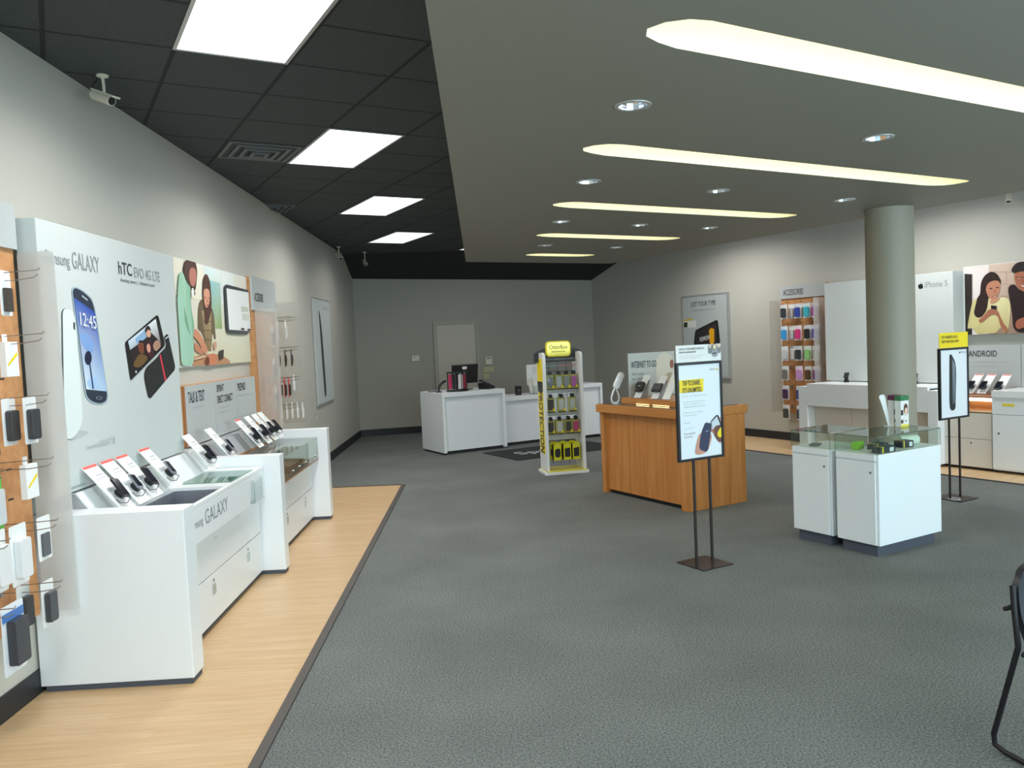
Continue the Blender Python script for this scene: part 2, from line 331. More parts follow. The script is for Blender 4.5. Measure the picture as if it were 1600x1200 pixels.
ART_KITCHEN = [
    ('p',['e9e3d2','ebe7da','dfe0cc','d8d8b8'],[(-0.052,0.828),(1.994,0.81),(1.896,-0.021),(-0.053,0.013)]),
    ('p','c9b79c',[(-0.065,0.547),(0.579,0.536),(0.576,0.519),(-0.064,0.53)]),
    ('p',['d6d0c2','e3e2d2','d9d9bd','cdbf9f'],[(-0.064,0.53),(1.991,0.549),(1.896,-0.021),(-0.053,0.013)]),
    ('p',['d4e6e6','e6efec','c9dcc4','9fb58a'],[(0.658,0.824),(1.117,0.827),(1.056,0.308),(0.878,0.307)]),
    ('p','e9eeea',[(1.123,0.832),(1.493,0.835),(1.445,0.525),(1.094,0.527)]),
    ('p',['8fc0c8','a5c8c4','88a060','9cb078'],[(0.762,0.715),(1.069,0.712),(1.051,0.312),(0.879,0.313)]),
    ('s','b98a66',[(0.238,0.006),(0.273,0.076),(0.545,0.096),(0.957,0.086),(1.202,0.032),(1.237,-0.014)]),
    ('s','6b5c46',[(0.456,0.448),(0.505,0.524),(0.607,0.554),(0.797,0.496),(0.849,0.429),(0.862,0.222),(0.82,0.213),(0.783,0.29),(0.724,0.119),(0.623,0.12),(0.559,0.237),(0.484,0.286),(0.429,0.293)]),
    ('p',['9a8a6a','a8946e','8f7a54','7e6a48'],[(0.544,0.452),(0.783,0.453),(0.724,0.119),(0.6,0.129)]),
    ('p','6f6048',[(0.538,0.369),(0.767,0.371),(0.766,0.362),(0.539,0.359)]),
    ('p','6f6048',[(0.539,0.295),(0.753,0.294),(0.751,0.285),(0.542,0.285)]),
    ('p','6f6048',[(0.563,0.221),(0.738,0.217),(0.736,0.208),(0.569,0.211)]),
    ('s','54372f',[(0.58,0.569),(0.615,0.704),(0.683,0.761),(0.749,0.756),(0.803,0.693),(0.805,0.565),(0.79,0.461),(0.665,0.339),(0.603,0.337),(0.606,0.487)]),
    ('s','d59a80',[(0.61,0.62),(0.685,0.642),(0.771,0.631),(0.758,0.537),(0.691,0.474),(0.619,0.488)]),
    ('p','7a4038',[(0.651,0.502),(0.721,0.503),(0.715,0.496),(0.655,0.495)]),
    ('p','4a2c28',[(0.628,0.563),(0.668,0.564),(0.667,0.559),(0.627,0.558)]),
    ('p','4a2c28',[(0.713,0.565),(0.748,0.565),(0.747,0.56),(0.712,0.56)]),
    ('s','b87c66',[(0.68,0.549),(0.7,0.55),(0.705,0.525),(0.67,0.524)]),
    ('s','c99a80',[(0.763,0.187),(0.85,0.205),(0.858,0.161),(0.817,0.127),(0.772,0.127)]),
    ('s','c08064',[(0.307,0.199),(0.392,0.167),(0.492,0.134),(0.508,0.093),(0.392,0.105),(0.308,0.132)]),
    ('s','c98a6c',[(0.283,0.255),(0.349,0.308),(0.478,0.253),(0.573,0.179),(0.628,0.12),(0.556,0.092),(0.495,0.113),(0.42,0.191),(0.312,0.231)]),
    ('s','cc7f5e',[(0.531,0.047),(0.617,0.087),(0.773,0.102),(0.839,0.066),(0.806,0.002),(0.552,0.003)]),
    ('s','6d3c28',[(0.642,0.036),(0.632,0.017),(0.611,0.004),(0.586,-0.0),(0.562,0.005),(0.547,0.02),(0.544,0.038),(0.554,0.057),(0.574,0.07),(0.6,0.075),(0.624,0.069),(0.639,0.055)]),
    ('p','3c3836',[(0.903,0.117),(1.035,0.129),(1.005,0.05),(0.893,0.041)]),
    ('p','d9c0a4',[(0.282,0.064),(0.543,0.084),(0.545,0.071),(0.284,0.051)]),
    ('s',['9ec9b0','a8cdb4','90bfa4','86b498','7cac90','82b296','8ebca0','98c4aa','a0cab2','a6ceb8','a8d0ba','a4ccb6'],[(0.077,0.715),(0.153,0.734),(0.223,0.65),(0.295,0.624),(0.278,0.473),(0.339,0.316),(0.281,0.243),(0.293,0.124),(0.249,0.007),(-0.047,0.014),(-0.031,0.278),(0.01,0.544)]),
    ('p','74a488',[(0.137,0.466),(0.176,0.39),(0.211,0.282),(0.237,0.243),(0.178,0.281),(0.128,0.358)]),
    ('s','553c34',[(0.166,0.746),(0.234,0.83),(0.26,0.857),(0.403,0.852),(0.456,0.829),(0.478,0.758),(0.436,0.658),(0.404,0.607),(0.368,0.597),(0.363,0.628),(0.277,0.646),(0.207,0.68)]),
    ('s','b8796a',[(0.286,0.757),(0.369,0.788),(0.446,0.771),(0.45,0.707),(0.387,0.638),(0.322,0.625),(0.281,0.67)]),
    ('s','3a2826',[(0.393,0.582),(0.388,0.572),(0.379,0.565),(0.368,0.561),(0.359,0.563),(0.352,0.57),(0.351,0.58),(0.356,0.59),(0.365,0.597),(0.376,0.6),(0.385,0.598),(0.392,0.592)]),
    ('s','e8e9e4',[(0.302,0.6),(0.352,0.632),(0.375,0.573),(0.306,0.537)]),
    ('s','3e4244',[(1.137,0.672),(1.163,0.703),(1.228,0.71),(1.954,0.702),(2.022,0.692),(1.937,0.267),(1.401,0.267),(1.163,0.273),(1.126,0.304)]),
    ('p','e8ebea',[(1.2,0.675),(1.914,0.68),(1.903,0.302),(1.205,0.305)]),
    ('p','3a3a3a',[(1.565,0.328),(1.679,0.327),(1.678,0.306),(1.567,0.307)]),
    ('p','3a3a3a',[(1.776,0.324),(1.9,0.323),(1.903,0.305),(1.779,0.305)]),
    ('p','c9cbbd',[(1.621,0.533),(1.847,0.531),(1.844,0.484),(1.617,0.483)]),
    ('p','d0d2c6',[(1.649,0.467),(1.861,0.464),(1.855,0.405),(1.646,0.405)]),
]

ART_COUPLE = [
    ('p',['d9c4b4','cfb6a2','a98a78','9c8070'],[(0.015,0.796),(0.861,0.818),(0.854,-0.006),(0.016,-0.008)]),
    ('p','e9dfdc',[(0.017,0.796),(0.297,0.801),(0.287,-0.002),(0.021,-0.004)]),
    ('p','b99d8c',[(0.295,0.713),(0.594,0.685),(0.594,0.676),(0.295,0.704)]),
    ('p','b99d8c',[(0.401,0.568),(0.592,0.548),(0.592,0.539),(0.401,0.559)]),
    ('p','b99d8c',[(0.486,0.686),(0.495,0.685),(0.493,0.556),(0.484,0.557)]),
    ('p','b99d8c',[(0.399,0.433),(0.513,0.422),(0.513,0.414),(0.399,0.424)]),
    ('p','2e2422',[(0.017,0.715),(0.104,0.701),(0.096,0.003),(0.018,-0.004)]),
    ('p','c9b8b0',[(0.106,0.701),(0.113,0.7),(0.11,0.338),(0.103,0.338)]),
    ('s',['d8cb90','e0d49c','e6dca8','e8e0ae','e6dca8','e2d8a0','dcd098','c8b880','c8b880','d0c488','cfc286','c8bb80','c6ba80','ccc088'],[(0.107,0.394),(0.164,0.427),(0.319,0.398),(0.426,0.418),(0.513,0.394),(0.538,0.312),(0.519,0.152),(0.509,0.036),(0.465,0.002),(0.422,0.084),(0.377,0.009),(0.139,0.007),(0.112,0.087),(0.037,0.061)]),
    ('s','d8cc90',[(0.107,0.394),(0.154,0.409),(0.189,0.278),(0.17,0.186),(0.187,0.121),(0.131,0.072),(0.041,0.075),(0.057,0.173)]),
    ('s','2e1e1c',[(0.208,0.607),(0.259,0.685),(0.331,0.714),(0.394,0.681),(0.435,0.597),(0.427,0.553),(0.32,0.534),(0.292,0.418),(0.272,0.273),(0.207,0.194),(0.142,0.197),(0.119,0.254),(0.164,0.427),(0.196,0.461)]),
    ('s','c08468',[(0.257,0.512),(0.285,0.583),(0.348,0.609),(0.41,0.599),(0.429,0.552),(0.413,0.464),(0.372,0.403),(0.328,0.397),(0.292,0.418)]),
    ('p','6a3428',[(0.337,0.433),(0.386,0.448),(0.382,0.434),(0.346,0.422)]),
    ('p','3c2420',[(0.302,0.528),(0.338,0.522),(0.336,0.511),(0.304,0.517)]),
    ('p','3c2420',[(0.378,0.53),(0.409,0.529),(0.409,0.518),(0.38,0.519)]),
    ('s','f0dcd0',[(0.344,0.434),(0.364,0.431),(0.384,0.444),(0.364,0.422)]),
    ('s','a86a52',[(0.358,0.504),(0.367,0.503),(0.375,0.471),(0.364,0.466),(0.354,0.472)]),
    ('s','c89070',[(0.31,0.399),(0.399,0.411),(0.426,0.409),(0.381,0.358),(0.309,0.344)]),
    ('s','aa6c54',[(0.169,0.159),(0.253,0.228),(0.281,0.273),(0.326,0.293),(0.398,0.266),(0.415,0.211),(0.466,0.101),(0.509,0.059),(0.483,0.006),(0.431,0.066),(0.397,0.203),(0.344,0.233),(0.289,0.199),(0.206,0.129)]),
    ('p','1c1c22',[(0.32,0.33),(0.385,0.317),(0.384,0.276),(0.322,0.289)]),
    ('s','2a1c1e',[(0.51,0.483),(0.523,0.536),(0.584,0.549),(0.626,0.483),(0.676,0.462),(0.776,0.498),(0.85,0.449),(0.846,0.008),(0.561,0.008),(0.555,0.222)]),
    ('s','ac6a52',[(0.58,0.646),(0.602,0.697),(0.678,0.698),(0.778,0.68),(0.785,0.558),(0.743,0.457),(0.676,0.453),(0.609,0.511),(0.588,0.575)]),
    ('s','241c1e',[(0.544,0.694),(0.577,0.761),(0.637,0.79),(0.713,0.784),(0.787,0.74),(0.794,0.644),(0.745,0.666),(0.645,0.684),(0.585,0.663)]),
    ('p','2a2020',[(0.589,0.628),(0.744,0.609),(0.744,0.604),(0.589,0.622)]),
    ('s','5a3a34',[(0.664,0.602),(0.66,0.592),(0.65,0.586),(0.635,0.585),(0.621,0.589),(0.61,0.597),(0.607,0.607),(0.61,0.616),(0.621,0.622),(0.636,0.623),(0.65,0.62),(0.66,0.612)]),
    ('s','c98a70',[(0.659,0.602),(0.656,0.595),(0.647,0.591),(0.635,0.59),(0.623,0.593),(0.615,0.599),(0.612,0.606),(0.615,0.613),(0.624,0.617),(0.636,0.618),(0.647,0.615),(0.656,0.609)]),
    ('s','5a3a34',[(0.743,0.591),(0.739,0.582),(0.729,0.576),(0.715,0.574),(0.701,0.578),(0.69,0.586),(0.687,0.596),(0.691,0.605),(0.701,0.611),(0.715,0.613),(0.729,0.609),(0.74,0.601)]),
    ('s','c98a70',[(0.738,0.591),(0.735,0.585),(0.727,0.58),(0.715,0.58),(0.703,0.582),(0.695,0.588),(0.692,0.596),(0.695,0.602),(0.704,0.607),(0.715,0.607),(0.727,0.605),(0.735,0.599)]),
    ('s','2c1c1c',[(0.644,0.605),(0.643,0.603),(0.64,0.601),(0.637,0.6),(0.634,0.601),(0.631,0.604),(0.63,0.606),(0.631,0.609),(0.634,0.611),(0.637,0.611),(0.641,0.61),(0.643,0.608)]),
    ('s','2c1c1c',[(0.723,0.595),(0.722,0.592),(0.719,0.59),(0.716,0.59),(0.713,0.591),(0.71,0.593),(0.709,0.596),(0.71,0.598),(0.713,0.6),(0.716,0.6),(0.719,0.599),(0.722,0.597)]),
    ('s','a05c48',[(0.669,0.594),(0.682,0.591),(0.69,0.557),(0.677,0.551),(0.662,0.558)]),
    ('s','f0e0d8',[(0.643,0.535),(0.677,0.525),(0.714,0.529),(0.681,0.507)]),
    ('s','8a4c3c',[(0.639,0.539),(0.677,0.541),(0.719,0.532),(0.677,0.53)]),
    ('s','a8644c',[(0.597,0.14),(0.656,0.173),(0.74,0.177),(0.773,0.124),(0.706,0.074),(0.621,0.041),(0.587,0.078)]),
]

ART_TYPE_PHONE = [
    ('p','d8b820',[(0.037,0.983),(0.262,0.997),(0.261,0.973),(0.036,0.96)]),
    ('p','d8dcd4',[(0.036,0.956),(0.348,0.962),(0.342,0.845),(0.035,0.849)]),
    ('p','2c3a20',[(0.047,0.938),(0.134,0.941),(0.13,0.855),(0.043,0.853)]),
    ('s','1c1c20',[(0.315,0.78),(0.338,0.804),(0.816,0.948),(0.851,0.937),(0.857,0.895),(0.882,0.648),(0.885,0.554),(0.854,0.138),(0.263,0.112),(0.273,0.565)]),
    ('p',['26282a','3a302e','382c28','2c3c2a'],[(0.333,0.77),(0.814,0.906),(0.798,0.232),(0.284,0.191)]),
    ('p','e8a818',[(0.644,0.788),(0.697,0.825),(0.763,0.803),(0.757,0.613),(0.739,0.557),(0.672,0.558),(0.647,0.616)]),
]

ART_TAP_SHARE = [
    ('p','f2d526',[(0.008,1.326),(0.234,1.327),(0.23,1.235),(0.006,1.238)]),
    ('s','c98f7a',[(0.129,0.793),(0.147,0.874),(0.18,0.939),(0.21,0.943),(0.3,0.927),(0.288,0.875),(0.254,0.802),(0.183,0.787)]),
    ('s','2a3350',[(0.233,1.006),(0.248,1.012),(0.283,1.004),(0.291,0.985),(0.284,0.921),(0.255,0.814),(0.239,0.802),(0.185,0.821),(0.172,0.841),(0.189,0.93)]),
    ('p','8f97ad',[(0.239,0.954),(0.264,0.955),(0.263,0.948),(0.237,0.947)]),
    ('s','c9907c',[(0.367,1.044),(0.392,1.034),(0.416,0.993),(0.413,0.909),(0.406,0.852),(0.359,0.856),(0.311,0.926),(0.281,0.96)]),
    ('s','23262c',[(0.284,1.013),(0.347,1.059),(0.362,1.055),(0.39,0.988),(0.384,0.95),(0.332,0.947),(0.292,0.974)]),
    ('p','c8d2dc',[(0.292,1.01),(0.348,1.049),(0.377,0.985),(0.302,0.958)]),
    ('s','6a4436',[(0.312,0.972),(0.365,0.99),(0.404,0.948),(0.401,0.864),(0.359,0.86),(0.315,0.918)]),
    ('s','f0d21e',[(0.341,0.923),(0.385,0.973),(0.412,0.94),(0.411,0.901),(0.36,0.891)]),
    ('s','a86a58',[(0.286,0.959),(0.307,0.957),(0.311,0.934),(0.291,0.943)]),
]

ART_TAPPED_LABELS = [
    ('s','7d8186',[(0.286,1.551),(0.305,1.571),(0.325,1.564),(0.326,1.541),(0.322,1.5),(0.287,1.498),(0.287,1.528)]),
    ('s','d8c4a8',[(0.319,1.552),(0.317,1.546),(0.312,1.541),(0.305,1.539),(0.299,1.541),(0.294,1.546),(0.293,1.553),(0.295,1.56),(0.3,1.565),(0.306,1.566),(0.313,1.564),(0.318,1.559)]),
    ('s','7d8186',[(0.367,1.547),(0.386,1.569),(0.404,1.559),(0.407,1.53),(0.404,1.498),(0.369,1.502)]),
    ('s','d8c4a8',[(0.401,1.552),(0.399,1.545),(0.394,1.54),(0.387,1.539),(0.38,1.541),(0.376,1.546),(0.374,1.553),(0.376,1.56),(0.381,1.565),(0.388,1.566),(0.395,1.564),(0.399,1.559)]),
    ('s','9a9da2',[(0.318,1.542),(0.347,1.571),(0.373,1.555),(0.377,1.486),(0.364,1.475),(0.323,1.477)]),
    ('s','54575c',[(0.37,1.546),(0.366,1.534),(0.357,1.525),(0.345,1.522),(0.334,1.526),(0.326,1.535),(0.323,1.548),(0.327,1.56),(0.336,1.568),(0.347,1.571),(0.359,1.567),(0.367,1.558)]),
    ('s','e0cdb0',[(0.364,1.546),(0.361,1.536),(0.354,1.53),(0.346,1.528),(0.337,1.531),(0.331,1.538),(0.329,1.547),(0.332,1.557),(0.338,1.563),(0.347,1.566),(0.356,1.563),(0.362,1.555)]),
    ('p','3a3d44',[(0.33,1.506),(0.359,1.507),(0.359,1.496),(0.33,1.496)]),
]

ART_STAND_PHONE = [
    ('s','1e2226',[(0.144,1.347),(0.169,1.354),(0.234,1.28),(0.244,1.191),(0.225,0.827),(0.141,0.829),(0.133,0.931)]),
    ('p',['6e7a84','8a9aa4','5a6870','3c4850'],[(0.182,1.312),(0.226,1.251),(0.222,0.894),(0.177,0.883)]),
]

# ------------------------------------------------------------------ room shell
LW = -2.265; RWX = 9.41; FY = -1.2
BKL = Vector((-2.265, 15.012, 0)); BKR = G(9.41, 13.15); BKD = (BKR-BKL).normalized(); BKN = Vector((-BKD.y, BKD.x, 0)); BKA = math.atan2(BKD.y, BKD.x)
FL = Vector((LW, (FY + LW*SP)/CP, 0)); FR = G(RWX, FY)
def poly_slab(name, pts, z0, z1, m):
    return MB().prism([(p[0], p[1]) for p in pts], z0, z1).obj(name, m)
room = [FL, FR, BKR, BKL]
def carpet():
    m = bpy.data.materials.new('carpet'); m.use_nodes = True; nt = m.node_tree; b = nt.nodes['Principled BSDF']
    b.inputs['Roughness'].default_value = 0.95; b.inputs['Specular IOR Level'].default_value = 0.15
    tc = nt.nodes.new('ShaderNodeTexCoord')
    n1 = nt.nodes.new('ShaderNodeTexNoise'); n1.inputs['Scale'].default_value = 105; n1.inputs['Detail'].default_value = 3; n1.inputs['Roughness'].default_value = 0.8
    n2 = nt.nodes.new('ShaderNodeTexNoise'); n2.inputs['Scale'].default_value = 1.3; n2.inputs['Detail'].default_value = 5
    for n in (n1, n2): nt.links.new(tc.outputs['Object'], n.inputs['Vector'])
    r1 = nt.nodes.new('ShaderNodeValToRGB'); r1.color_ramp.elements[0].position = 0.34; r1.color_ramp.elements[1].position = 0.68
    r1.color_ramp.elements[0].color = lin('42474a'); r1.color_ramp.elements[1].color = lin('8f938e')
    nt.links.new(n1.outputs['Fac'], r1.inputs[0])
    r2 = nt.nodes.new('ShaderNodeValToRGB'); r2.color_ramp.elements[0].position = 0.35; r2.color_ramp.elements[1].position = 0.7
    r2.color_ramp.elements[0].color = (0.86, 0.86, 0.86, 1); r2.color_ramp.elements[1].color = (1.06, 1.06, 1.05, 1)
    nt.links.new(n2.outputs['Fac'], r2.inputs[0])
    mx = nt.nodes.new('ShaderNodeMix'); mx.data_type = 'RGBA'; mx.blend_type = 'MULTIPLY'; mx.inputs[0].default_value = 1
    nt.links.new(r1.outputs[0], mx.inputs[6]); nt.links.new(r2.outputs[0], mx.inputs[7]); nt.links.new(mx.outputs[2], b.inputs['Base Color'])
    bp = nt.nodes.new('ShaderNodeBump'); bp.inputs['Strength'].default_value = 0.5; bp.inputs['Distance'].default_value = 0.006
    nt.links.new(n1.outputs['Fac'], bp.inputs['Height']); nt.links.new(bp.outputs['Normal'], b.inputs['Normal'])
    return m
def planks(name, rotz):
    m = bpy.data.materials.new(name); m.use_nodes = True; nt = m.node_tree; b = nt.nodes['Principled BSDF']
    b.inputs['Roughness'].default_value = 0.38
    tc = nt.nodes.new('ShaderNodeTexCoord'); mp = nt.nodes.new('ShaderNodeMapping'); mp.inputs['Rotation'].default_value = (0, 0, rotz)
    nt.links.new(tc.outputs['Object'], mp.inputs['Vector'])
    br = nt.nodes.new('ShaderNodeTexBrick'); br.inputs['Scale'].default_value = 1.0; br.inputs['Brick Width'].default_value = 0.75; br.inputs['Row Height'].default_value = 0.068
    br.inputs['Mortar Size'].default_value = 0.0008; br.inputs['Color1'].default_value = lin('cfb18a'); br.inputs['Color2'].default_value = lin('c8a87f'); br.inputs['Mortar'].default_value = lin('b8976e')
    br.offset = 0.37; nt.links.new(mp.outputs[0], br.inputs['Vector'])
    mp2 = nt.nodes.new('ShaderNodeMapping'); mp2.inputs['Scale'].default_value = (2.0, 26, 1); nt.links.new(mp.outputs[0], mp2.inputs['Vector'])
    n = nt.nodes.new('ShaderNodeTexNoise'); n.inputs['Scale'].default_value = 1.5; n.inputs['Detail'].default_value = 5; nt.links.new(mp2.outputs[0], n.inputs['Vector'])
    r = nt.nodes.new('ShaderNodeValToRGB'); r.color_ramp.elements[0].position = 0.3; r.color_ramp.elements[1].position = 0.72
    r.color_ramp.elements[0].color = (0.88, 0.85, 0.8, 1); r.color_ramp.elements[1].color = (1.05, 1.05, 1.05, 1); nt.links.new(n.outputs['Fac'], r.inputs[0])
    mx = nt.nodes.new('ShaderNodeMix'); mx.data_type = 'RGBA'; mx.blend_type = 'MULTIPLY'; mx.inputs[0].default_value = 1
    nt.links.new(br.outputs['Color'], mx.inputs[6]); nt.links.new(r.outputs[0], mx.inputs[7]); nt.links.new(mx.outputs[2], b.inputs['Base Color'])
    return m
def tiles():
    m = bpy.data.materials.new('ceiling_tile'); m.use_nodes = True; nt = m.node_tree; b = nt.nodes['Principled BSDF']
    b.inputs['Roughness'].default_value = 0.75; b.inputs['Specular IOR Level'].default_value = 0.3
    tc = nt.nodes.new('ShaderNodeTexCoord'); sp = nt.nodes.new('ShaderNodeSeparateXYZ'); nt.links.new(tc.outputs['Object'], sp.inputs[0])
    def M(op, a, v=None, w=None):
        n = nt.nodes.new('ShaderNodeMath'); n.operation = op
        for i, q in enumerate((a, v, w)):
            if q is None: continue
            if hasattr(q, 'links') or hasattr(q, 'is_linked'): nt.links.new(q, n.inputs[i])
            else: n.inputs[i].default_value = q
        return n.outputs[0]
    def line(s, off, w):
        t = M('SUBTRACT', s, off); t = M('DIVIDE', t, 0.604); t = M('FLOORED_MODULO', t, 1.0); t = M('SUBTRACT', t, 0.5); t = M('ABSOLUTE', t)
        return M('GREATER_THAN', t, 0.5 - w/0.604/2)
    lx = line(sp.outputs[0], 0.067, 0.024); ly = line(sp.outputs[1], 0.387, 0.024); tot = M('MAXIMUM', lx, ly)
    n1 = nt.nodes.new('ShaderNodeTexNoise'); n1.inputs['Scale'].default_value = 40; n1.inputs['Detail'].default_value = 3; nt.links.new(tc.outputs['Object'], n1.inputs['Vector'])
    r = nt.nodes.new('ShaderNodeValToRGB'); r.color_ramp.elements[0].color = lin('3a4042'); r.color_ramp.elements[1].color = lin('4a5153'); nt.links.new(n1.outputs['Fac'], r.inputs[0])
    mx = nt.nodes.new('ShaderNodeMix'); mx.data_type = 'RGBA'; mx.inputs[7].default_value = lin('24282b')
    nt.links.new(tot, mx.inputs[0]); nt.links.new(r.outputs[0], mx.inputs[6]); nt.links.new(mx.outputs[2], b.inputs['Base Color'])
    bp = nt.nodes.new('ShaderNodeBump'); bp.inputs['Strength'].default_value = 0.25; bp.inputs['Distance'].default_value = 0.01
    nt.links.new(n1.outputs['Fac'], bp.inputs['Height']); nt.links.new(bp.outputs['Normal'], b.inputs['Normal'])
    return m
struct(poly_slab('floor', room, -0.1, 0.0, carpet()))
def gpts(L): return [G(*p) for p in L]
# wall slabs
def wall(name, a, b, z0, z1, m, th=0.12, out=1):
    d = (b-a).normalized(); n = Vector((d.y, -d.x, 0))*out
    return struct(poly_slab(name, [a, b, b+n*th, a+n*th], z0, z1, m))
wall('wall_left', FL, BKL, 0, 3.27, M_WALL, out=-1)
wall('wall_back', BKL, BKR, 0, 3.27, M_WALL_DIM, out=-1)
wall('wall_right', BKR, FR, 0, 3.27, M_WALL, out=-1)
# glazed shop front behind the photographer
fd = (FR-FL).normalized(); flen = (FR-FL).length
def front(u, z): p = FL + fd*u; return p
wf = MB()
for a, b, z0, z1 in ((0, flen, 0, 0.12), (0, flen, 3.0, 3.27), (0, 0.5, 0.12, 3.0), (flen-0.9, flen, 0.12, 3.0)):
    wf.box(a, b, -0.1, 0, z0, z1)
wfo = struct(wf.obj('wall_front', M_WALL)); wfo.location = FL; wfo.rotation_euler = (0, 0, math.atan2(fd.y, fd.x))
nwin = 6; ww = (flen-1.4)/nwin
for k in range(nwin):
    fr = MB(); x0 = 0.5+ww*k; x1 = x0+ww
    fr.box(x0, x0+0.05, -0.09, -0.01, 0.12, 3.0); fr.box(x1-0.05, x1, -0.09, -0.01, 0.12, 3.0); fr.box(x0, x1, -0.09, -0.01, 0.12, 0.2); fr.box(x0, x1, -0.09, -0.01, 2.92, 3.0)
    w = struct(fr.obj('window_%d' % (k+1), M_ALU)); w.location = FL; w.rotation_euler = wfo.rotation_euler
    MB().box(x0+0.05, x1-0.05, -0.055, -0.049, 0.2, 2.92).obj('pane', M_GLASS, w)
# ceiling grid
gr = [( (p.x*CP + p.y*SP), (-p.x*SP + p.y*CP)) for p in room]
ceil = struct(MB().prism(gr, 3.27, 3.33).obj('ceiling', tiles())); ceil.rotation_euler = (0, 0, PHI)
# black bulkhead sloping down to the back wall
A, B, C_, D = G(4.86-0.35, 13.5, 3.27), G(9.41, 11.57, 3.27), G(9.41, 13.15, 2.79), Vector((BKL.x, BKL.y, 2.924))
A = Vector((LW, 14.0, 3.27))
bk = MB(); v = [bk.bm.verts.new(p) for p in (A, B, C_, D, Vector((C_.x, C_.y, 3.268)), Vector((D.x, D.y, 3.268)))]
for f in ((0, 1, 2, 3), (0, 3, 5), (1, 4, 2), (2, 4, 5, 3), (0, 5, 4, 1)): bk.bm.faces.new([v[i] for i in f])
struct(bk.obj('ceiling_bulkhead', M_BLACKP))
# dropped soffit with five light slots and eleven downlight holes
SZ = 2.70
def ledge(gy, x=-0.115): return (x + SP*gy)/CP
sof_out = [(ledge(FY), FY), (7.04, FY), (7.04, 9.38), (ledge(9.38), 9.38)]
SLOTS = []
for c in (2.18, 3.69, 5.30, 6.89, 8.50):
    y0, y1 = c-0.125, c+0.125
    xl = ledge(c, 0.655); xr = 6.09
    P = [(xl-0.02, c+0.02), (xl+0.0, c-0.05), (xl+0.06, y0+0.02), (xl+0.14, y0)]
    P += [(xr-0.10, y0), (xr-0.03, y0+0.012), (xr, y0+0.05), (xr-0.01, c+0.02), (xr-0.05, y1-0.055), (xr-0.13, y1-0.018), (xr-0.25, y1)]
    P += [(xl+0.2, y1), (xl+0.1, y1-0.02), (xl+0.02, c+0.075)]
    SLOTS.append(P)
DLS = [(2.38, 2.95), (4.11, 2.94), (5.80, 2.94), (3.22, 4.49), (4.39, 4.48), (5.80, 4.47), (4.04, 6.08), (4.94, 6.09), (5.82, 6.08), (4.86, 7.65), (5.86, 7.67)]
def soffit():
    bm = bmesh.new()
    def loop(pts, z=SZ):
        v = [bm.verts.new((x, y, z)) for x, y in pts]; return [bm.edges.new((v[i-1], v[i])) for i in range(len(v))], v
    E, vo = loop(sof_out); allE = list(E); holes = []
    for s in SLOTS: e, v = loop(s); allE += e; holes.append(v)
    for x, y in DLS: e, v = loop([(x+0.068*math.cos(2*math.pi*k/20), y+0.068*math.sin(2*math.pi*k/20)) for k in range(20)]); allE += e
    bmesh.ops.triangle_fill(bm, use_beauty=True, use_dissolve=False, edges=allE)
    top = [bm.verts.new((x, y, 3.27)) for x, y in sof_out]
    for i in range(4): bm.faces.new([vo[i-1], vo[i], top[i], top[i-1]])
    me = bpy.data.meshes.new('ceiling_soffit'); bmesh.ops.recalc_face_normals(bm, faces=bm.faces); bm.to_mesh(me); bm.free(); me.materials.append(M_SOFFIT)
    o = bpy.data.objects.new('ceiling_soffit', me); col.objects.link(o); o.rotation_euler = (0, 0, PHI); return struct(o)
soffit()
E_SLOT = emitter('slot_lamp', 'fff2cc', SLOT); E_DOWN = emitter('downlight_lamp', 'f4f4ff', DOWN)
slot_txt = ['longest slot, cut off by the frame', 'second slot, ending beside the column', 'third slot', 'fourth slot', 'shortest slot, nearest the back wall']
for k, P in enumerate(SLOTS):
    cx = sum(p[0] for p in P)/len(P); cy = sum(p[1] for p in P)/len(P)
    t = thing('recessed_slot_light', 'cream glowing slot in the grey dropped ceiling, ' + slot_txt[k], 'ceiling light', G(cx, cy, SZ), PHI, 'slot lights in the dropped ceiling')
    Q = [(a-cx, b-cy) for a, b in P]
    bm = MB(); lo = [bm.bm.verts.new((a, b, 0.0)) for a, b in Q]; hi = [bm.bm.verts.new((a, b, 0.27)) for a, b in Q]
    for i in range(len(Q)): bm.bm.faces.new([lo[i-1], lo[i], hi[i], hi[i-1]])
    bm.bm.faces.new(hi)
    bm.obj('reflector', M_SLOT, t, smooth=True)
    x0 = min(a for a, b in Q); x1 = max(a for a, b in Q)
    MB().box(x0+0.12, x1-0.12, -0.025, 0.025, 0.235, 0.262).obj('fluorescent_tube', E_SLOT, t)
dl0 = None
dl_txt = ['leftmost of the front row', 'middle of the front row', 'last of the front row', 'leftmost of the second row', 'second of the second row', 'beside the column', 'leftmost of the third row', 'middle of the third row', 'rightmost of the third row', 'left one of the last row', 'right one of the last row']
for k, (x, y) in enumerate(DLS):
    lab = 'round chrome downlight in the dropped ceiling, ' + dl_txt[k]
    if k == 0:
        dl0 = thing('downlight', lab, 'ceiling light', G(x, y, SZ), PHI, 'round downlights in the dropped ceiling')
        MB().lathe([(0.066, -0.004), (0.084, -0.004), (0.086, 0.0), (0.066, 0.0)], 28, caps=False).obj('trim_ring', M_ALU, dl0, smooth=True)
        MB().lathe([(0.067, -0.002), (0.064, 0.012), (0.060, 0.026), (0.052, 0.042), (0.044, 0.058), (0.036, 0.072), (0.028, 0.088)], 14, caps=False).obj('reflector_cup', mat('chrome_cup', 'dfe2ea', 0.12, metal=1.0), dl0)
        MB().lathe([(0.001, 0.078), (0.028, 0.08), (0.028, 0.088), (0.001, 0.088)], 16).obj('bulb', E_DOWN, dl0)
    else: dup(dl0, G(x, y, SZ), PHI, lab)
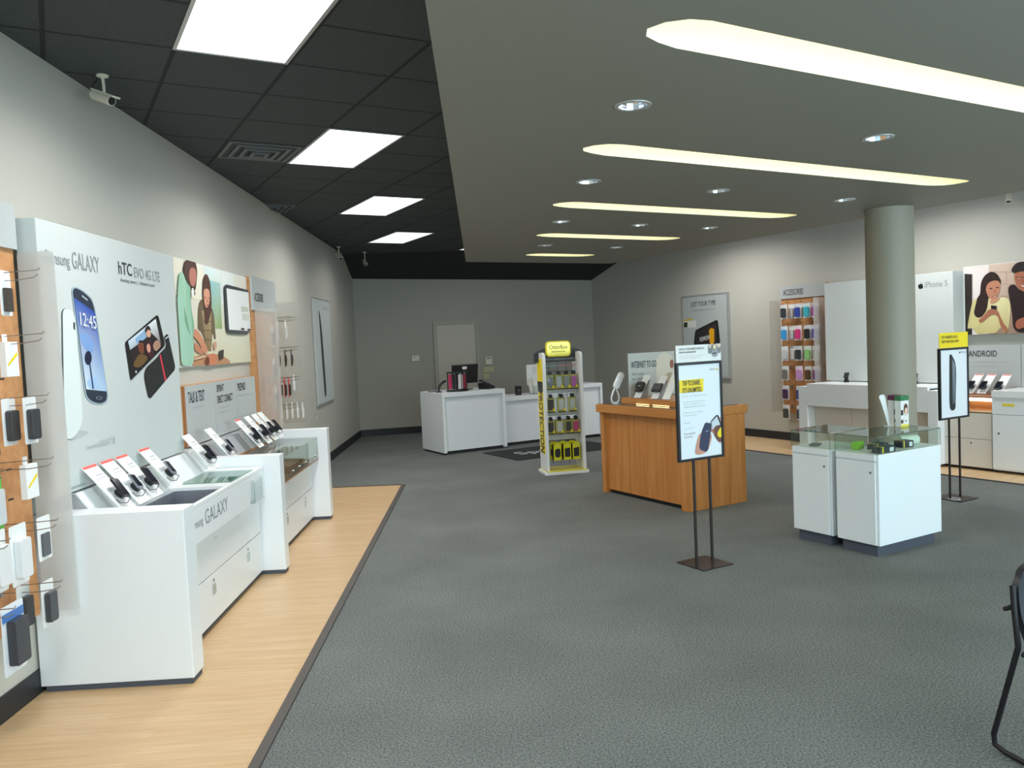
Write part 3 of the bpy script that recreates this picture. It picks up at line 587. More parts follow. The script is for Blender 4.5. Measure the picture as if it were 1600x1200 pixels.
# column
cl = struct(MB().cyl((0, 0, 0), 0.205, 2.699, 64).obj('column', mat('column_paint', '979384', 0.5, noise=0.02, scale=2), smooth=True), 'round grey column behind the two glass topped cases', 'column')
cl.location = G(6.70, 4.70)
# baseboards
for nm, a, b in (('baseboard_left', FL, BKL), ('baseboard_back', BKL, BKR), ('baseboard_right', BKR, FR)):
    d = (b-a).normalized(); n = Vector((d.y, -d.x, 0))
    struct(poly_slab(nm, [a, b, b+n*0.012, a+n*0.012], 0, 0.125, M_BASE))
# wood floor strips with dark edging
sl = [Vector((LW+0.013, FL.y+0.05, 0)), Vector((-0.99, FL.y+0.7, 0)), Vector((-0.99, 9.53, 0)), Vector((LW+0.013, 9.60, 0))]
struct(poly_slab('floor_wood_left', sl, 0.0, 0.006, planks('maple_planks', 0.0)))
e1 = [Vector((-0.99, FL.y+0.7, 0)), Vector((-0.945, FL.y+0.7, 0)), Vector((-0.945, 9.56, 0)), Vector((-0.99, 9.53, 0))]
struct(poly_slab('trim_1', e1, 0.0, 0.012, mat('dark_trim', '4a4440', 0.5)))
struct(poly_slab('trim_2', [Vector((-0.99, 9.53, 0)), Vector((-0.945, 9.56, 0)), Vector((LW+0.013, 9.63, 0)), Vector((LW+0.013, 9.60, 0))], 0.0, 0.012, MATS['dark_trim']))
struct(poly_slab('floor_wood_right', gpts([(8.36, FY+0.05), (RWX-0.013, FY+0.05), (RWX-0.013, 9.3), (8.28, 9.3)]), 0.0, 0.006, planks('maple_planks_right', -PHI)))
struct(poly_slab('trim_3', gpts([(8.33, FY+0.05), (8.36, FY+0.05), (8.28, 9.3), (8.25, 9.3)]), 0.0, 0.010, MATS['dark_trim']))
# door in the back wall
def bk_at(t, z=0.0, off=0.0): p = BKL + BKD*t - BKN*off; return Vector((p.x, p.y, z))
dr = thing('door_1', None, None, bk_at(0, 0), BKA); del dr['label']; del dr['category']; dr['kind'] = 'structure'
MB().box(1.45, 1.52, -0.035, 0.0, 0, 2.08).box(2.262, 2.33, -0.035, 0.0, 0, 2.08).box(1.52, 2.262, -0.035, 0.0, 2.02, 2.08).obj('door_frame', mat('door_frame_paint', 'a5a395', 0.5), dr)
MB().box(1.522, 2.26, -0.012, 0.0, 0.01, 2.018).obj('door_leaf', M_DOOR, dr)
MB().cyl((2.2, -0.06, 1.0), 0.011, 0.05, 12, axis='y').tube([(2.2, -0.06, 1.0), (2.1, -0.065, 1.0)], 0.009).obj('door_handle', M_ALU, dr)

# ------------------------------------------------------------------ ceiling troffers, vents, cameras
TB = [(0.66, 3.41), (1.87, 5.83), (3.10, 8.25), (4.34, 10.74), (6.22, 11.40)]
LTXT = ['large bright fluorescent ceiling panel cut off by the top of the frame', 'bright fluorescent ceiling panel, second from the shop front, beside the air vent', 'bright fluorescent ceiling panel, third from the shop front', 'dimmer fluorescent ceiling panel with visible lens pattern, fourth from the shop front', 'fluorescent ceiling panel just peeking out behind the dropped ceiling edge']
def troffer(x, y, lab, k, nx=0.604, ny=1.208):
    t = thing('fluorescent_ceiling_light', lab, 'ceiling light', G(x, y, 3.27), PHI, 'fluorescent panels in the dark tile ceiling')
    MB().box(0, nx, 0, 0.02, -0.008, -0.001).box(0, nx, ny-0.02, ny, -0.008, -0.001).box(0, 0.02, 0.02, ny-0.02, -0.008, -0.001).box(nx-0.02, nx, 0.02, ny-0.02, -0.008, -0.001).obj('frame', M_ALU, t)
    MB().box(0.02, nx-0.02, 0.02, ny-0.02, -0.005, -0.001).obj('diffuser', E_TROF[k > 0], t)
    l = bpy.data.lights.new('lamp', 'AREA'); l.shape = 'RECTANGLE'; l.size = nx-0.06; l.size_y = ny-0.06; l.energy = TROFF*(1.0, 0.4, 0.08)[k]; l.color = (1.0, 0.985, 0.95); l.spread = 2.65
    o = bpy.data.objects.new('lamp', l); col.objects.link(o); o.parent = t; o.location = (nx/2, ny/2, -0.012)
    return t
E_TROF = [emitter('troffer_lens', 'f6f9ff', 2.2), emitter('troffer_lens_dim', 'f0f6ff', 0.7)]
for k, (x, y) in enumerate(TB): troffer(x, y, LTXT[k], (0, 0, 0, 1, 2)[k])
troffer(-0.55, 0.99, 'unseen fluorescent ceiling panel above the photographer, added to light the left wall', 0)  # unseen panel continuing the row, added for its light on the left wall
for k, (x, y) in enumerate(((7.95, 1.9), (7.95, 5.1), (7.95, 8.35))):
    troffer(x, y, 'fluorescent ceiling panel above the right wall strip, %s from the shop front' % ('first', 'second', 'third')[k], 0)
def vent(x, y, lab):
    t = thing('ceiling_vent', lab, 'air vent', G(x, y, 3.27), PHI, 'square air vents in the dark tile ceiling')
    f = MB()
    for r0, z in ((0.28, -0.006), (0.21, -0.014), (0.14, -0.022), (0.07, -0.03)):
        f.box(-r0, r0, -r0, -r0+0.028, z, -0.001).box(-r0, r0, r0-0.028, r0, z, -0.001).box(-r0, -r0+0.028, -r0+0.028, r0-0.028, z, -0.001).box(r0-0.028, r0, -r0+0.028, r0-0.028, z, -0.001)
    f.obj('louver', mat('vent_grey', '5c6163', 0.5), t)
vent(1.57, 6.73, 'square louvered air vent in the dark ceiling beside the second bright panel')
vent(2.2, 9.3, 'square louvered air vent in the dark ceiling near the left wall, farther back')
sp = tag(MB().lathe([(0.04, 0.0), (0.04, -0.006), (0.012, -0.012), (0.012, -0.035), (0.02, -0.04), (0.001, -0.042)], 16).obj('sprinkler_head', M_ALU), 'small sprinkler head in the dark ceiling beyond the third bright panel', 'sprinkler', loc=G(2.55, 10.1, 3.27))
def camera(loc, yaw, pitch, lab, sc=1.0, drop=0.13):
    t = thing('security_camera', lab, 'security camera', loc, yaw, 'bullet cameras under the ceiling')
    MB().lathe([(0.032, 0.0), (0.034, -0.006), (0.028, -0.012), (0.01, -0.014)], 20).obj('mount_plate', M_CREAM, t, smooth=True)
    MB().tube([(0, 0, -0.01), (0.005, 0, -drop*0.6), (0.005, 0, -drop)], 0.0085).obj('stem', M_CREAM, t, smooth=True)
    M = Matrix.Translation((0.0, 0, -drop-0.03)) @ Matrix.Rotation(pitch, 4, 'Y')
    MB().cyl((-0.085, 0, 0), 0.028, 0.15, 24, axis='x').box(-0.09, 0.095, -0.026, 0.026, 0.022, 0.032).xf(M).obj('housing', M_CREAM, t, smooth=True)
    MB().cyl((0.064, 0, 0), 0.023, 0.004, 20, axis='x').xf(M).obj('lens', M_BLACK, t, smooth=True)
    MB().tube([(-0.085, 0, -drop-0.03+0.02), (-0.12, 0.01, -drop), (-0.10, 0.01, -0.05), (-0.03, 0.0, -0.004)], 0.004).obj('cable', M_BLACK, t, smooth=True)
camera((-2.075, 4.78, 3.27), -0.45, 0.40, 'white bullet camera hanging from the dark ceiling above the big phone poster', drop=0.10)
camera((-2.15, 13.0, 3.27), -0.9, 0.5, 'white bullet camera high on the left side near the back corner')
camera((-1.86, 13.85, 3.27), -1.2, 0.5, 'dim bullet camera hanging in front of the back wall bulkhead', drop=0.16)
camera(G(9.2, 5.0, 3.27), PHI+3.6, 0.7, 'white bullet camera over the right wall above the photo of a couple', drop=0.26)

# ------------------------------------------------------------------ left wall counters
# near counter: local x out of the wall, local y along it
W1 = 0.752
c1 = thing('display_counter', 'white laminate display counter nearest the camera with recessed trays in its top', 'counter', (LW+0.013, 4.02, 0.006), 0, 'display counters along the left wall')
MB().box(0.0, W1, 0, 0.15, 0.03, 0.885).obj('end_panel', M_WHITE, c1, bevel=0.004)
MB().box(0.02, W1-0.01, 0.01, 0.145, 0.0, 0.03).obj('end_kick', M_KICK, c1)
MB().box(0.02, 0.56, 0.15, 1.93, 0.0, 0.03).obj('kick_plate', M_KICK, c1)
def carcass(t, y1, y2, open_top):
    MB().box(0.02, 0.57, y1, y2, 0.03, 0.59).obj('carcass', M_WHITE, t)
    d = MB().box(0.571, 0.589, y1+0.01, y2-0.01, 0.04, 0.322).obj('drawer', M_WHITE, t, bevel=0.003)
    for yy in (y1+0.42*(y2-y1)-0.05, y1+0.80*(y2-y1)):
        MB().cyl((0.589, yy, 0.285), 0.009, 0.004, 14, axis='x').obj('lock', M_STEEL, d)
        MB().prism(rr(yy-0.03, yy+0.03, 0.20, 0.262, 0.012), 0.5895, 0.594, 'x').obj('lock_guard', M_CLEAR, d)
    MB().box(0.571, 0.589, y1+0.01, y2-0.01, 0.328, 0.585).obj('upper_panel', M_WHITE, t, bevel=0.003)
carcass(c1, 0.15, 1.93, True)
hd = MB().box(0.585, 0.632, 0.15, 1.93, 0.59, 0.786).obj('header_panel', M_WHITE, c1, bevel=0.004)
# worktop with two openings
def top_with_holes(t, y1, y2, holes, xa, xb, z0, z1, m):
    b = MB(); ys = [y1]
    for h in holes: ys += [h[0], h[1]]
    ys.append(y2)
    b.box(0.0, xa, y1, y2, z0, z1); b.box(xb, 0.632, y1, y2, z0, z1)
    for i in range(0, len(ys), 2): b.box(xa, xb, ys[i], ys[i+1], z0, z1)
    return b.obj('worktop', m, t)
top_with_holes(c1, 0.15, 1.93, [(0.50, 1.14), (1.26, 1.75)], 0.28, 0.60, 0.787, 0.808, M_WHITE2)
def tray(t, y1, y2, m, nm):
    b = MB(); b.box(0.28, 0.60, y1, y2, 0.66, 0.665); b.box(0.275, 0.28, y1, y2, 0.66, 0.786); b.box(0.60, 0.605, y1, y2, 0.66, 0.786)
    b.box(0.28, 0.60, y1-0.005, y1, 0.66, 0.786); b.box(0.28, 0.60, y2, y2+0.005, 0.66, 0.786)
    b.obj(nm, m, t)
tray(c1, 0.50, 1.14, mat('tray_metal', '8f939c', 0.3, metal=0.35), 'tray'); tray(c1, 1.26, 1.75, M_WHITE2, 'tray')
MB().prism(rr(0.36, 0.44, 0.56, 0.66, 0.02), 0.666, 0.68, 'z').obj('tray_button', M_WHITE2, c1)
MB().box(0.275, 0.605, 1.255, 1.755, 0.809, 0.814).obj('tray_glass', M_GLASSG, c1)
# facing lettering on the header band
tx = text_mesh([('Samsung', 0.42, 0.665, 0.19, 0.062), ('GALAXY', 0.65, 0.665, 0.42, 0.085), ('Unlimited', 1.55, 0.60, 0.12, 0.02)], hd, M_INKG, 'lettering', y=0)
tx.rotation_euler = (0, 0, math.pi/2); tx.location = (0.6325, 0.0, 0)
tx2 = text_mesh([('SIII', 0.9, 0.52, 0.05, 0.012), ('Specs', 1.36, 0.545, 0.10, 0.014)], c1, M_INKL, 'small_lettering', y=0)
tx2.rotation_euler = (0, 0, math.pi/2); tx2.location = (0.5905, 0.0, 0)
# little clear brackets at the far end of the header
MB().box(0.633, 0.655, 1.58, 1.585, 0.60, 0.76).box(0.633, 0.655, 1.80, 1.805, 0.60, 0.76).box(0.653, 0.656, 1.585, 1.80, 0.60, 0.74).obj('card_holder', M_CLEAR, c1)
# riser wedge behind the trays
MB().prism([(0.0, 0.809), (0.0, 0.965), (0.16, 0.965), (0.27, 0.809)], 0.16, 1.9, 'y').obj('riser', M_WHITE2, c1)
MB().prism([(0.005, 0.809), (0.005, 0.96), (0.158, 0.96), (0.265, 0.809)], 0.152, 0.158, 'y').prism([(0.005, 0.809), (0.005, 0.96), (0.158, 0.96), (0.265, 0.809)], 1.902, 1.908, 'y').obj('riser_end', M_GREY, c1)

c2 = thing('display_counter', 'white display counter behind the nearest one with a glass and wood showcase top', 'counter', (LW+0.013, 5.955, 0.006), 0, 'display counters along the left wall')
MB().box(0.0, W1, 0, 0.12, 0.03, 0.885).obj('end_panel', M_WHITE, c2, bevel=0.004)
MB().box(0.0, W1, 1.84, 1.96, 0.03, 0.885).obj('end_panel', M_WHITE, c2, bevel=0.004)
MB().box(0.02, W1-0.01, 0.01, 0.115, 0.0, 0.03).box(0.02, W1-0.01, 1.85, 1.95, 0.0, 0.03).box(0.02, 0.56, 0.12, 1.84, 0.0, 0.03).obj('kick_plate', M_KICK, c2)
carcass(c2, 0.12, 1.84, True)
MB().box(0.02, 0.66, 0.12, 1.84, 0.592, 0.604).box(0.25, 0.262, 0.12, 1.84, 0.604, 0.80).obj('showcase_bed', M_BROWN, c2)
MB().box(0.0, 0.25, 0.12, 1.84, 0.604, 0.815).obj('back_shelf', M_OAK, c2)
MB().box(0.655, 0.661, 0.122, 1.838, 0.605, 0.80).box(0.262, 0.661, 0.122, 1.838, 0.801, 0.807).obj('showcase_glass', M_GLASS, c2)
MB().box(0.30, 0.62, 0.30, 0.62, 0.605, 0.64).box(0.34, 0.60, 0.95, 1.4, 0.605, 0.66).obj('showcase_block', M_BROWN, c2)
st = MB()
for yy in (0.2, 0.42, 0.8, 1.05, 1.3, 1.7):
    st.cyl((0.63, yy, 0.606), 0.01, 0.02, 10).cyl((0.655, yy, 0.64), 0.012, 0.012, 12, axis='x')
st.obj('glass_standoff', M_STEEL, c2)
tx3 = text_mesh([('Devices', 0.85, 0.52, 0.11, 0.014)], c2, M_INKL, 'small_lettering', y=0); tx3.rotation_euler = (0, 0, math.pi/2); tx3.location = (0.5905, 0, 0)
MB().prism([(0.0, 0.816), (0.0, 0.955), (0.15, 0.955), (0.25, 0.816)], 0.13, 1.83, 'y').obj('riser', M_GREY, c2)
# small white gadget inside the brown showcase
g = thing('display_accessory', 'small white accessory lying inside the brown glass showcase of the second left counter', 'accessory', (LW+0.013+0.50, 6.50, 0.649), 0.4)
MB().prism(rr(-0.06, 0.06, -0.03, 0.03, 0.02), 0, 0.014).obj('body', M_CREAM, g); MB().tube([(0.05, 0, 0.01), (0.09, 0.02, 0.012), (0.12, -0.01, 0.01), (0.10, -0.04, 0.01)], 0.004).obj('cable', M_CREAM, g, smooth=True)

# tilted price strips with tethered phones
def strip_proto(red, lab, loc):
    t = thing('price_strip', lab, 'display stand', loc, 0, 'tilted price strips on the left counters')
    # slanted card in local frame: foot at x=0.20, top at x=0 (towards the wall)
    w = 0.075; L = 0.315; ang = math.atan2(0.24, 0.20)
    M = Matrix.Translation((0.20, 0, 0.0)) @ Matrix.Rotation(ang, 4, 'Y') @ Matrix.Rotation(math.pi, 4, 'Z')
    MB().box(0, L, -w, w, 0.0, 0.004).xf(M).obj('strip', M_CARD, t)
    if red: MB().box(L-0.018, L-0.002, -w+0.003, w-0.003, 0.0042, 0.0052).xf(M).obj('red_header', M_RED, t)
    MB().box(0.13, 0.155, -w+0.02, w-0.03, 0.0042, 0.005).box(L-0.075, L-0.065, -w+0.02, w-0.06, 0.0042, 0.005).box(L-0.095, L-0.09, -w+0.02, w-0.04, 0.0042, 0.005).xf(M).obj('small_print', M_INKL, t)
    for sg in (-1, 1): MB().box(0.03, L*0.6, sg*(w-0.0015)-0.0015, sg*(w-0.0015)+0.0015, -0.035, 0.0).xf(M).obj('support_fin', M_CLEAR, t)
    MB().cyl((0.10, -0.022, 0.004), 0.030, 0.028, 24).cyl((0.10, -0.022, 0.032), 0.022, 0.01, 24).xf(M).obj('puck', M_BLACK, t, smooth=True)
    MB().tube([M @ Vector(p) for p in ((0.07, -0.02, 0.03), (0.045, 0.0, 0.05), (0.03, 0.03, 0.03), (0.05, 0.05, 0.012), (0.08, 0.05, 0.008))], 0.0022, 6).obj('tether', M_BLACK, t, smooth=True)
    return t, M
def phone_on(loc, M, lab, m, kind=0):
    p = thing('mobile_phone', lab, 'phone', loc, 0, 'phones tethered to the left counter price strips')
    K = Matrix.Translation((0, 0.0, 0)) ; S = M @ Matrix.Translation((0.115, 0.018, 0.046)) @ Matrix.Rotation(-0.25, 4, 'Z')
    lx, ly = (0.062, 0.032) if kind != 1 else (0.05, 0.025)
    MB().prism(rr(-lx, lx, -ly, ly, 0.009), 0, 0.011).xf(S).obj('body', m, p, bevel=0.001)
    MB().prism(rr(-lx+0.012, lx-0.008, -ly+0.003, ly-0.003, 0.002), 0.0112, 0.0118).xf(S).obj('screen', M_SCREEN, p)
    return p
XS = -2.085
M_SIL = mat('silver_plastic', '8d939b', 0.3, metal=0.4)
PH = [(4.31, 1, M_BLACK, 'dark slider phone on the nearest red headed strip', 'red headed tilted price strip nearest the camera on the near counter'),
      (4.505, 1, M_SIL, 'narrow silver phone on the second red headed strip', 'second red headed tilted price strip from the camera'),
      (4.69, 1, M_BLACK, 'black touchscreen phone on the third red headed strip', 'third red headed tilted price strip from the camera'),
      (5.0, 1, M_SIL, 'slim silver grey phone on the fourth red headed strip', 'fourth red headed tilted price strip, set apart before the tray edge'),
      (5.72, 0, M_BLACK, 'black phone on the plain strip at the far end of the near counter', 'plain white tilted price strip at the far end of the near counter'),
      (6.18, 0, M_SIL, 'black and silver flip phone on the first strip of the second counter', 'plain tilted price strip at the near end of the second counter'),
      (6.92, 1, M_BLACK, 'black phone on the red topped strip above the brown showcase', 'tilted price strip with a thin red top in the middle of the second counter'),
      (7.20, 0, M_BLACK, 'black slab phone on the third strip from the far end of the second counter', 'white tilted price strip, third from the far end of the second counter'),
      (7.43, 0, M_BLACK, 'black phone on the next to last strip of the second counter', 'white tilted price strip, next to last on the second counter'),
      (7.62, 0, M_BLACK, 'black phone on the last strip before the white end panel', 'white tilted price strip, last before the far white end panel')]
protos = {}
for k, (y, red, m, lp, ls) in enumerate(PH):
    z = 0.85 if k < 5 else 0.845
    loc = Vector((XS, y, z))
    if red not in protos: protos[red] = strip_proto(red, ls, loc)
    else: dup(protos[red][0], loc, 0, ls)
    phone_on(loc, protos[red][1], lp, m, 1 if m is M_SIL else 0)
# ------------------------------------------------------------------ boards on the left wall
pb = thing('poster_panel', 'tall white advertising panel with two big printed smartphones on the left wall', 'poster panel', (-2.1, 4.0, 0.98), RL)
MB().box(0, 1.73, 0, 0.10, 0, 1.365).obj('board', M_BOARD, pb, bevel=0.004)
art(ART_BIG_PHONES, pb, 'printed_white_phone'); art(ART_SIDE_PHONES, pb, 'printed_black_phone')
text_mesh([('Samsung', 0.06, 1.135, 0.24, 0.085), ('GALAXY', 0.325, 1.15, 0.30, 0.09)], pb, M_INKG, 'grey_lettering')
text_mesh([('12:45', 0.345, 0.855, 0.175, 0.07, -0.02)], pb, M_CARD, 'clock_digits', y=-0.012)
text_mesh([('hTC', 0.868, 1.168, 0.185, 0.075)], pb, M_INK, 'maker_lettering', bold=0.03)
text_mesh([('EVO 4G LTE', 1.085, 1.165, 0.40, 0.065)], pb, M_INKG, 'model_lettering')
text_mesh([('Amazing camera  |  Authentic sound', 0.885, 1.118, 0.50, 0.028)], pb, M_INK, 'tagline')
text_mesh([('Samsung', 0.33, 0.19, 0.14, 0.03), ('GALAXY SIII', 0.48, 0.19, 0.19, 0.04)], pb, M_INKL, 'caption')
MB().box(0.09, 0.28, -0.012, 0.0, 0.02, 0.028).obj('price_rail', M_CLEAR, pb)
kp = thing('kitchen_photo', 'large mounted photo of a woman and child in a kitchen', 'photo print', (-2.245, 6.14, 1.56), RL)
MB().box(0, 1.9, 0, 0.018, 0, 0.83).obj('board', M_CARD, kp)
art(ART_KITCHEN, kp, 'printed_photo', clip=(0.0, 1.895, 0.0, 0.83))
tt = thing('plan_panel', 'grey three part wall panel headed TALK & TEXT above the second left counter', 'wall panel', (-2.2, 6.02, 0.97), RL)
MB().box(0, 1.9, 0.0, 0.06, 0, 0.455).obj('backing', M_OAK, tt)
for k, (a, b) in enumerate(((0.03, 0.69), (0.695, 1.28), (1.285, 1.9))): MB().box(a, b, -0.012, 0.0, 0, 0.452).obj('panel', M_BOARDG, tt)
text_mesh([('TALK & TEXT', 0.09, 0.32, 0.36, 0.085), ('SPRINT', 0.75, 0.365, 0.19, 0.06), ('DIRECT CONNECT', 0.75, 0.27, 0.42, 0.065), ('PREPAID', 1.33, 0.34, 0.24, 0.07)], tt, M_INK, 'heading', y=-0.013, bold=0.03)
text_mesh([('Worry free plans', 0.16, 0.27, 0.26, 0.025), ('Connect instantly', 0.77, 0.22, 0.28, 0.02), ('nationwide', 0.77, 0.185, 0.2, 0.02), ('No annual contract', 1.35, 0.29, 0.33, 0.022)], tt, M_INKL, 'small_lettering', y=-0.013)
MB().box(0, 0.03, -0.012, 0.0, 0, 0.452).obj('wood_edge', M_BROWN, tt)
ip = thing('phone_poster', 'narrow framed poster of a dark phone seen edge-on beside the accessory board', 'poster', (-2.24, 11.17, 0.87), RL)
MB().box(0, 1.23, 0, 0.02, 0, 1.51).obj('frame', M_ALU, ip); MB().box(0.02, 1.21, -0.004, 0.0, 0.02, 1.49).obj('sheet', M_BOARD, ip)
art([('s', '2a2e33', [(0.36, 1.32), (0.40, 1.34), (0.50, 1.15), (0.56, 0.75), (0.60, 0.2), (0.57, 0.1), (0.47, 0.1), (0.42, 0.5)]), ('p', ['6a747e', '444c55', '59636c', '3a4048'], [(0.43, 1.2), (0.47, 1.15), (0.54, 0.25), (0.50, 0.25)]), ('p', ['59636c', '3a4048', '6a747e', '444c55'], [(0.46, 0.95), (0.49, 0.92), (0.53, 0.6), (0.50, 0.6)])], ip, 'printed_phone', y=-0.005)
text_mesh([('iPhone 5', 0.80, 1.36, 0.3, 0.06)], ip, M_INKL, 'lettering', y=-0.005)
APPLE = [(0.5, 0.78), (0.62, 0.83), (0.78, 0.80), (0.9, 0.70), (0.8, 0.58), (0.8, 0.44), (0.94, 0.33), (0.85, 0.13), (0.70, 0.0), (0.5, 0.05), (0.30, 0.0), (0.12, 0.18), (0.04, 0.45), (0.12, 0.70), (0.3, 0.82)]
LEAF = [(0.5, 0.84), (0.53, 0.96), (0.66, 1.08), (0.68, 1.08), (0.66, 0.95), (0.56, 0.85)]
def apple(x, z, s, parent, y=-0.005, c='3a3c40'):
    return art([('s', c, [(x+a*s, z+b*s) for a, b in APPLE]), ('s', c, [(x+a*s, z+b*s) for a, b in LEAF])], parent, 'fruit_logo', y=y)
apple(0.70, 1.365, 0.055, ip, c='8c9093')
tag(MB().box(0, 0.03, 0, 0.004, 0, 0.045).obj('wall_sticker', M_CARD), 'tiny white sticker on the left wall below the edge-on phone poster', 'sticker', loc=(-2.258, 11.1, 0.69), rz=RL)

# ------------------------------------------------------------------ accessory boards, hooks and blister packs
def hook(parent, x, z, L=0.27, name='hook'):
    """double wire hook on a board facing local -y"""
    b = MB(); b.tube([(x, 0, z), (x, -L, z+0.012), (x, -L-0.006, z+0.022)], 0.0022, 6); b.tube([(x, 0, z-0.028), (x, -L*0.62, z-0.03), (x, -L*0.92, z-0.02), (x, -L*0.98, z-0.008)], 0.0022, 6)
    b.box(x-0.012, x+0.012, -0.006, 0.0, z-0.045, z+0.012)
    return b.obj(name, M_STEEL, parent, smooth=True)
def pack_proto(card_c, prod_c, kind='case', w=0.105, h=0.19, d=0.028, lab='', cat='packaged accessory', loc=(0, 0, 0), rz=0, group=None, name='blister_pack'):
    """hang hole at local origin; faces local -y"""
    t = thing(name, lab, cat, loc, rz, group)
    mc = mat('card_'+card_c, card_c, 0.45); mp = mat('prod_'+prod_c, prod_c, 0.35)
    if kind == 'box':
        MB().box(-w/2, w/2, -d, 0, -h+0.02, 0.0).obj('carton', mc, t, bevel=0.002)
        MB().box(-0.018, 0.018, -0.002, 0, 0.0, 0.035).obj('hang_tab', mc, t)
        art([('p', prod_c, [(w*0.1-w/2, -h*0.62), (w*0.9-w/2, -h*0.35), (w*0.9-w/2, -h*0.25), (w*0.1-w/2, -h*0.55)])], t, 'printed_flash', y=-d-0.001)
    else:
        MB().prism(rr(-w/2, w/2, -h+0.02, 0.03, 0.01), -0.002, 0.0, 'y').obj('backing_card', mc, t)
        if kind == 'case':
            MB().prism(rr(-w*0.32, w*0.32, -h*0.80, -h*0.12, 0.012), -d, -0.003, 'y').obj('phone_case', mp, t, bevel=0.003)
        elif kind == 'cable':
            MB().tube([(-w*0.15, -d*0.6, -h*0.2), (w*0.2, -d*0.6, -h*0.3), (w*0.15, -d*0.6, -h*0.6), (-w*0.2, -d*0.6, -h*0.7), (-w*0.22, -d*0.6, -h*0.4), (w*0.05, -d*0.6, -h*0.25)], 0.006, 8).box(-w*0.2, w*0.1, -d*0.8, -0.003, -h*0.78, -h*0.6).obj('charger', mp, t, smooth=True)
        elif kind == 'slim':
            MB().prism(rr(-w*0.28, w*0.28, -h*0.8, -h*0.25, 0.004), -d, -0.003, 'y').obj('accessory', mp, t)
    return t
def board(name_lab, loc, rz, w, z0, z1, hz, text_w):
    t = thing('accessory_board', name_lab, 'accessory board', loc, rz, 'wood accessory boards')
    MB().box(0, w, 0, 0.05, z0, z1).obj('board', M_OAK, t)
    MB().box(-0.004, w+0.004, -0.02, 0.0, hz, z1+0.004).obj('header', M_BOARDG, t)
    text_mesh([('ACCESSORIES', 0.06, hz+0.09+(z1-hz-0.33)*0.3, text_w, 0.085)], t, M_INK, 'lettering', y=-0.021, bold=0.03)
    return t
def slots_on(t, xs, zs):
    b = MB()
    for x in xs:
        for z in zs: b.box(x-0.02, x+0.02, -0.002, 0.0, z-0.004, z+0.004)
    b.obj('peg_slot', M_BLACK, t)
ab1 = board('wood accessory board with wire hooks at the left edge of the picture', (-2.20, 2.75, 0), RL, 1.22, 0.42, 2.40, 2.19, 0.4)
slots_on(ab1, [0.85, 1.05], [2.14, 2.0, 1.86, 1.72, 1.58, 1.44, 1.30, 1.16, 1.02, 0.88])
ab2 = board('narrow wood accessory board on the left wall behind the second counter', (-2.215, 8.05, 0), RL, 0.9, 0.84, 2.40, 2.07, 0.32)
slots_on(ab2, [0.7, 0.82], [2.03, 1.9, 1.45, 1.3, 1.15])
ab3 = board('wood accessory board headed ACCESSORIES on the right wall', G(9.35, 8.33, 0), RR, 0.79, 0.42, 2.275, 2.09, 0.36)
slots_on(ab3, [0.12, 0.36, 0.56], [2.04, 1.73, 1.45, 1.17, 0.89])
def frost(lab, loc, rz, w, h, m=None):
    tag(MB().prism(rr(0, w, 0, h, 0.02), -0.003, 0.003, 'y').obj('frosted_divider', m or M_FROST), lab, 'divider panel', 'frosted dividers beside the accessory boards', loc, rz)
frost('milky acrylic divider beside the nearest wood accessory board', (-2.19, 3.985, 0.43), 0, 0.172, 1.75)
frost('milky acrylic divider on the near side of the far left accessory board', (-2.205, 8.12, 0.86), 0, 0.22, 1.22, M_FROST2)
frost('thin milky acrylic divider on the far side of the far left accessory board', (-2.205, 8.93, 0.86), 0, 0.26, 1.32, M_FROST3)
frost('milky acrylic divider on the near side of the right wall accessory board', G(9.33, 7.56, 0.45), PHI+math.pi, 0.22, 1.62, M_FROST2)
frost('faint milky acrylic divider on the far side of the right wall accessory board', G(9.33, 8.335, 0.45), PHI+math.pi, 0.22, 1.62, M_FROST3)
# near left board: hooks and packs (local x = world y - 2.75)
for z in (2.045, 1.765, 1.49, 1.205, 0.925, 0.645):
    for x in (0.55, 0.92): hook(ab1, x, z)
def lp(y, z, dx=0.12): return (-2.20+dx, y, z)
GP = 'packaged accessories on the nearest wood board'
pack_proto('e8e9e8', '4a4440', 'slim', 0.085, 0.19, 0.02, 'slim blister pack with a dark stylus in the top row of the nearest board', loc=lp(3.67, 2.03, 0.12), rz=RL, group=GP)
bx = pack_proto('eceeee', 'f0d820', 'box', 0.095, 0.175, 0.03, 'white carton with a yellow flash in the second row of the nearest board', loc=lp(3.67, 1.745, 0.10), rz=RL, group=GP)
dup(bx, lp(3.72, 1.19, 0.12), RL, 'white carton with a yellow flash in the fourth row of the nearest board')
cs = pack_proto('e4e5e4', '3c3e42', 'case', 0.105, 0.20, 0.03, 'front dark grey case pack in the third row of the nearest board', loc=lp(3.70, 1.465, 0.17), rz=RL, group=GP)
dup(cs, lp(3.66, 1.465, 0.10), RL, 'rear dark grey case pack in the third row of the nearest board')
dup(cs, lp(3.73, 0.62, 0.17), RL, 'front grey case pack in the bottom row of the nearest board')
dup(cs, lp(3.68, 0.62, 0.09), RL, 'rear grey case pack in the bottom row of the nearest board')
pack_proto('2a9a3c', '1c241c', 'case', 0.13, 0.2, 0.03, 'green and black camouflage pack in the third row at the picture edge', loc=lp(3.42, 1.42, 0.14), rz=RL, group=GP)
pack_proto('5cb848', 'c8ccd0', 'case', 0.13, 0.22, 0.03, 'green edged pack in the fourth row at the picture edge', loc=lp(3.43, 1.15, 0.14), rz=RL, group=GP)
wc = pack_proto('e9eaea', 'dcdedf', 'case', 0.125, 0.25, 0.035, 'large blister pack with a white phone case in the fifth row', loc=lp(3.50, 0.93, 0.19), rz=RL, group=GP)
dup(wc, lp(3.38, 0.93, 0.17), RL, 'large white case pack cut by the picture edge in the fifth row')
